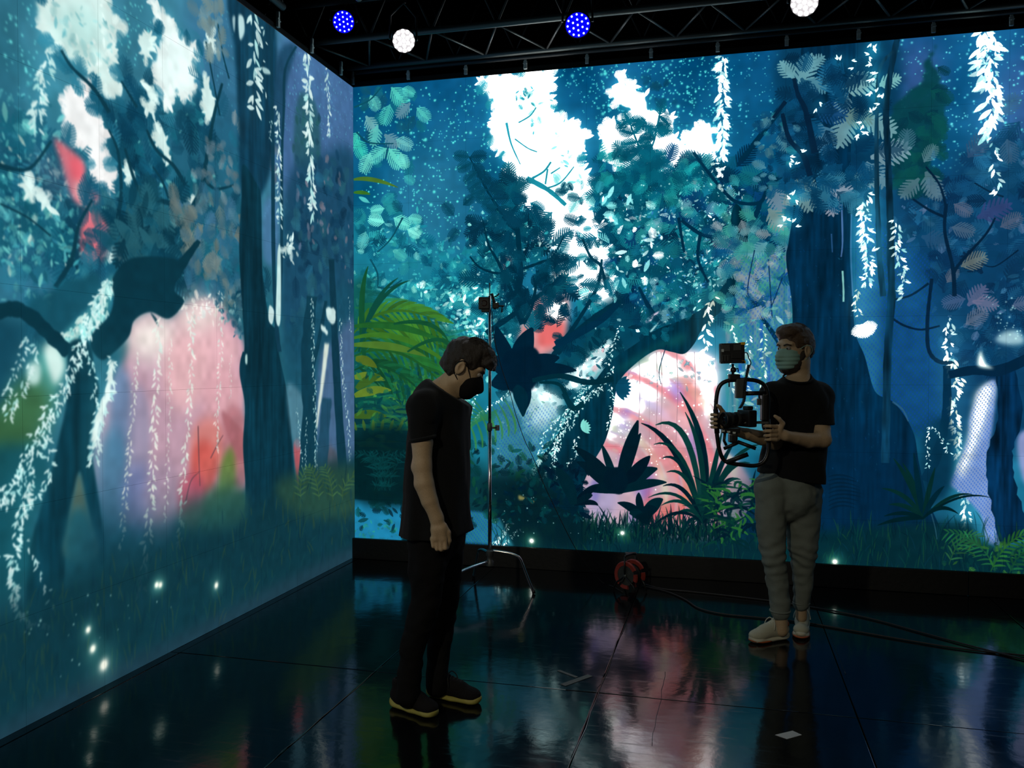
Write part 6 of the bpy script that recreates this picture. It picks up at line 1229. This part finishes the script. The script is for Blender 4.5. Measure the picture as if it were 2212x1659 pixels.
B.cone(Bq(1685, 1310, 5.0), Bq(1689, 1362, 5.0), .038, .036, .02); B.cone(Bq(1731, 1295, 5.12), Bq(1731, 1332, 5.14), .034, .034, .02)
obj('body', B.mesh('body'), SKIN, pb2); H2.eyes(pb2)
HR2 = mat('brown_hair', (.075, .043, .022), .5, bump=.5, scale=260, var=.35)
S = Solid(.0035); H2.ell(S, (0, -.014, .037), (.081, .104, .094), .01); H2.ell(S, (0, .022, .096), (.068, .078, .036), .02); H2.ell(S, (0, .070, .086), (.056, .040, .030), .02); H2.ell(S, (0, -.06, -.01), (.066, .052, .06), .02)
H2.ell(S, (0, .122, -.025), (.12, .092, .084), .01, True)
for g in (-1, 1): H2.ell(S, (g*.084, .035, -.05), (.03, .050, .055), .01, True); H2.ell(S, (g*.084, -.010, -.014), (.02, .026, .036), .01, True)
S.clip(H2.p(0, -.06, -.058), -H2.u-.3*H2.f); S.wrinkle(lambda X, Y, Z: n2(X*.6, Y*.6, Z)*.008); hr = obj('hair', S.mesh('hair'), HR2, pb2); tuft(H2, hr, HR2, 420, -.01, .085, .045, .004, -.6)
BD = mat('dark_beard', (.022, .013, .008), .7, bump=.5, scale=260, var=.3)
S = Solid(.0035); H2.ell(S, (0, .050, -.098), (.050, .048, .040), .02); H2.cone(S, (.058, .005, -.03), (.04, .035, -.095), .020, .022, .03); H2.cone(S, (-.058, .005, -.03), (-.04, .035, -.095), .020, .022, .03); S.wrinkle(lambda X, Y, Z: n2(X, Y, Z)*.006); obj('beard', S.mesh('beard'), BD, pb2)
MK2 = cloth('pale_green_mask_paper', (.25, .43, .385))
S = Solid(.0035); H2.ell(S, (0, .050, -.048), (.066, .068, .066), .02); H2.cone(S, (0, .09, -.010), (0, .122, -.045), .012, .015, .03); H2.ell(S, (0, .066, -.088), (.046, .042, .030), .03)
S.clip(H2.p(0, .022, -.05), -H2.f); S.clip(H2.p(0, .09, .002), H2.u+H2.f*.1); S.clip(H2.p(0, .06, -.112), -H2.u-.3*H2.f)
uo = H2.u; S.wrinkle(lambda X, Y, Z: .0022*np.sin((X*uo[0]+Y*uo[1]+Z*uo[2])*2*math.pi/.024)); obj('face_mask', S.mesh('face_mask', 0), MK2, pb2)
for g in (-1, 1): tube_obj('ear_loop', [H2.p(g*.062, .03, -.005), H2.p(g*.078, .01, .012), H2.p(g*.087, -.022, .012), H2.p(g*.086, -.034, -.018), H2.p(g*.074, -.005, -.055), H2.p(g*.058, .03, -.085)], .002, MK2, pb2, 6, smooth_pts=4)
S = Solid(.006)
S.chain([Bq(1724, 880), Bq(1719, 945), Bq(1711, 1000), Bq(1704, 1060)], [.170, .176, .186, .205], .05, (fw2, 1.42))
S.cone(Bq(1724, 842), Bq(1672, 856, 4.955), .075, .074, .05); S.cone(Bq(1724, 842), Bq(1768, 856, 5.055), .075, .076, .05)
S.cone(Bq(1770, 858, 5.05), Bq(1770, 868, 5.04), .080, .078, .035); S.cone(Bq(1670, 858, 4.955), Bq(1672, 918, 4.94), .076, .070, .03); S.cone(Bq(1724, 815), Bq(1724, 850), .064, .085, .03)
S.wrinkle(lambda X, Y, Z: (n8(X, Y, Z*.6)-.25)*.016+n4(X, Y, Z*.5)*.008)
S.clip(Bq(1700, 1031), -ZU-RT*.16)
S.ell(Bq(1721, 806, 4.98), (.088, .094, .070), [RT, TW, ZU], .012, True)
col2 = Bq(1723, 806, 4.98); tube_obj('collar', [col2+RT*.080*math.cos(a)+TW*.084*math.sin(a)+ZU*(-.028-.028*math.sin(a)+.002*math.cos(a)) for a in np.linspace(0, 2*math.pi, 33)[:-1]], .006, TS, pb2, 6, True)
obj('t_shirt', S.mesh('t_shirt'), TS, pb2)
S = Solid(.005); S.cone(Bq(1771, 860, 5.04), Bq(1773, 960, 4.88), .080, .074, .02); S.wrinkle(lambda X, Y, Z: (n8(X, Y, Z*.6)-.2)*.012+n4(X, Y, Z*.5)*.006); S.clip(Bq(1774, 916, 4.94), -ZU); obj('sleeve', S.mesh('sleeve'), TS, pb2)
cu = Bq(1772, 915, 4.945); tube_obj('sleeve_hem', [cu+(RT*math.cos(a)+TW*math.sin(a))*.076 for a in np.linspace(0, 2*math.pi, 29)[:-1]], .006, TS, pb2, 6, True)
GP = cloth('grey_cotton_twill', (.16, .185, .168), var=.08)
S = Solid(.006); S.cone(Bq(1703, 1030), Bq(1702, 1068), .165, .165, .04, (fw2, 1.35))
for pts, rs in LEG2: S.chain(pts, rs, .025)
S.wrinkle(lambda X, Y, Z: n4(X, Y, Z*1.3)*.011+n8(X, Y, Z)*.010); S.wrinkle(lambda X, Y, Z: .004*np.sin(Z*95+n15(X, Y, Z)*14)*np.exp(-((Z-.50)/.10)**2)); obj('trousers', S.mesh('trousers'), GP, pb2)
for (x, y, d, r) in ((1685, 1319, 5.0, .0575), (1731, 1302, 5.12, .047)):
    c = Bq(x, y, d); tube_obj('trouser_cuff', [c+RT*r*math.cos(a)+TW*r*math.sin(a) for a in np.linspace(0, 2*math.pi, 25)[:-1]], .006, GP, pb2, 6, True)
WS = cloth('off_white_knit', (.42, .42, .33)); WSO = mat('cream_rubber', (.50, .50, .40), .6); OR = mat('orange_rubber', (.42, .10, .03), .6); WL_ = mat('cream_lace', (.55, .55, .45), .8)
acc = [([(.10, -.034, .09), (.03, 0, .10), (.10, .034, .09)], .008, OR), ([(.55, -.040, .010), (.80, -.046, .012), (.97, -.02, .018), (.97, .02, .018), (.80, .046, .012), (.55, .040, .010)], .0055, OR)]
shoe(pb2, on_floor(1702, 1378), on_floor(1620, 1389), WS, WSO, WL_, acc); shoe(pb2, on_floor(1735, 1343), on_floor(1729, 1384), WS, WSO, WL_, acc)

# ---------------------------------------------------------------- camera ring carried by the person on the right
CB = mat('carbon_black_tube', (.010, .010, .011), .35, .2); DGY = mat('dark_grey_plastic', (.045, .05, .05), .5); YEL = mat('yellow_accent', (.75, .42, .01), .5)
Rg = lambda x, y, d=DR: at(x, y, d)
rg = empty('camera_ring_rig', Rg(1603, 1004), label='black ring-shaped camera stabiliser held in both hands by the person at right', cat='camera rig')
ring = [(1589, 821), (1570, 823), (1556, 832), (1549, 850), (1546, 880), (1546, 910), (1549, 940), (1554, 972), (1564, 994), (1582, 1001), (1604, 1004), (1628, 1006), (1646, 1001), (1657, 986), (1661, 962), (1659.5, 930), (1658, 900), (1659, 870), (1657, 846), (1649, 830), (1632, 822), (1610, 820)]
tube_obj('ring_tube', [Rg(*p) for p in ring], .0115, CB, rg, 12, True, 4)
for a, b_ in (((1546, 884), (1549, 936)), ((1658.5, 905), (1660.5, 955))): tube_obj('grip', [Rg(*a), Rg(*b_)], .0145, PLB, rg, 14)
FB = lambda px, py, d=DR: F3(px, py, d)
box_obj('top_block', (-.026, -.02, -.055), (.024, .02, .055), DGY, rg, .006, FB(1598.5, 839)); box_obj('top_clamp', (-.032, -.02, -.018), (.03, .02, .018), PLB, rg, .006, FB(1586, 815)); tube_obj('clamp_bolt', [Rg(1575, 824), Rg(1575, 836)], .004, PLB, rg, 6)
tube_obj('cross_arm', [Rg(1606, 850), Rg(1654, 849)], .0125, CB, rg, 12); box_obj('side_motor', (-.016, -.026, -.075), (.016, .026, .075), PLB, rg, .008, FB(1650, 880)); box_obj('side_motor_cap', (-.012, -.012, -.018), (.012, .012, .018), DGY, rg, .005, FB(1640, 868, DR-.02))
tube_obj('ball_post', [Rg(1583, 810), Rg(1583, 786)], .007, PLB, rg, 10)
bm = bmesh.new(); bmesh.ops.create_uvsphere(bm, u_segments=16, v_segments=10, radius=.017, matrix=Matrix.Translation(Rg(1584, 799))); obj('ball_joint', mesh_from(bm, 'ball_joint'), PLB, rg, True); tube_obj('joint_lever', [Rg(1586, 798), Rg(1594, 796), Rg(1595, 803)], .004, PLB, rg, 6)
# monitor on top
MM = FB(1581, 763.5) @ Matrix.Rotation(-.03, 4, 'Y')
mn = box_obj('monitor', (-.069, -.022, -.056), (.068, .022, .058), PLB, rg, .008, MM)
for nm, lo, hi, m_ in (('monitor_plate', (-.062, .022, .012), (-.016, .026, .050), DGY), ('monitor_plate', (.004, .022, .016), (.046, .026, .050), DGY), ('monitor_plate', (-.062, .022, -.042), (-.016, .026, -.008), DGY), ('heat_sink', (-.010, .022, -.030), (.050, .028, .006), PLB), ('battery', (-.060, .022, -.054), (.060, .034, -.044), PLB), ('yellow_corner', (.046, -.023, .046), (.070, .024, .061), YEL), ('yellow_corner', (.050, -.023, -.058), (.070, .024, -.042), YEL), ('pale_sticker', (-.065, .0262, .010), (-.052, .0272, .026), mat('pale_sticker', (.5, .55, .55), .6))): box_obj(nm, lo, hi, m_, mn, .002, MM)
for i in range(3): box_obj('vent_bar', (-.060+i*.016, .0262, -.040), (-.050+i*.016, .0275, -.010), PLB, mn, 0, MM)
tube_obj('plug_lead', [Rg(1608, 762), Rg(1614, 763), Rg(1618, 774), Rg(1622, 784), Rg(1619, 790)], .003, WIR, rg, 6, smooth_pts=4)
cp = curve(np.array([Rg(*p, DR-.03) for p in ((1618, 788), (1612, 815), (1609, 840), (1608, 858), (1605, 870), (1598, 882))]), 10); cl = []
seg = np.concatenate([[0], np.cumsum(np.linalg.norm(np.diff(cp, axis=0), axis=1))])
for q in np.linspace(0, seg[-1], 420): 
    c = np.array([np.interp(q, seg, cp[:, i]) for i in range(3)]); a = q/.0062*2*math.pi; cl.append(c+RT*.0085*math.cos(a)+TW*.0085*math.sin(a))
tube_obj('coiled_cable', cl, .0022, WIR, rg, 5)
# camera in the ring
Mx = frame(Rg(1600, 905, DR-.01), -RT*.92+TW*.38, (0, 0, 1))
lathe_obj('lens_barrel', [(.030, -.02), (.034, 0), (.034, .045), (.038, .05), (.038, .085), (.041, .09), (.041, .115), (.036, .118), (.034, .106), (.001, .10)], Mx, PLB, rg, 28); lathe_obj('front_glass', [(.0005, .102), (.033, .102), (.030, .106), (.0005, .109)], Mx, mat('dark_lens_glass', (.004, .005, .008), .03), rg, 28)
for z in (.02, .07): lathe_obj('focus_ring', [(.0385, z), (.040, z+.003), (.040, z+.016), (.0385, z+.019)], Mx, mat('ribbed_rubber', (.014, .014, .014), .8, bump=.4, scale=300), rg, 28)
box_obj('camera_body', (-.045, -.055, -.07), (.05, .055, -.015), PLB, rg, .008, Mx); box_obj('viewfinder', (.05, -.025, -.068), (.072, .025, -.03), PLB, rg, .006, Mx)
box_obj('base_plate', (-.085, -.02, -.006), (.085, .02, .006), GRY, rg, .002, FB(1626, 913)); tube_obj('side_rail', [Rg(1594, 914, DR-.03), Rg(1656, 911, DR-.01)], .006, GRY, rg, 8)
box_obj('lower_bracket', (-.05, -.02, -.014), (.05, .02, .014), PLB, rg, .004, FB(1578, 930)); box_obj('roll_motor', (-.022, -.03, -.026), (.022, .03, .026), PLB, rg, .01, FB(1583, 946))
for i in range(3): box_obj('cable_clip', (-.008, -.004, -.005), (.008, .004, .005), BRK, rg, .001, FB(1562+i*12, 931+i*2, DR-.03))
tube_obj('bracket_arm', [Rg(1566, 934), Rg(1564, 952), Rg(1569, 962)], .008, PLB, rg, 8); tube_obj('bracket_arm', [Rg(1580, 950), Rg(1588, 960), Rg(1594, 956)], .010, PLB, rg, 8)
for a, b_, r in (((1564, 969), (1590, 958), .010), ((1593, 954), (1633, 969), .0105), ((1568, 999), (1616, 981), .013)): tube_obj('handle', [Rg(*a, DR-.01), Rg(*b_, DR-.04)], r, PLB, rg, 12)
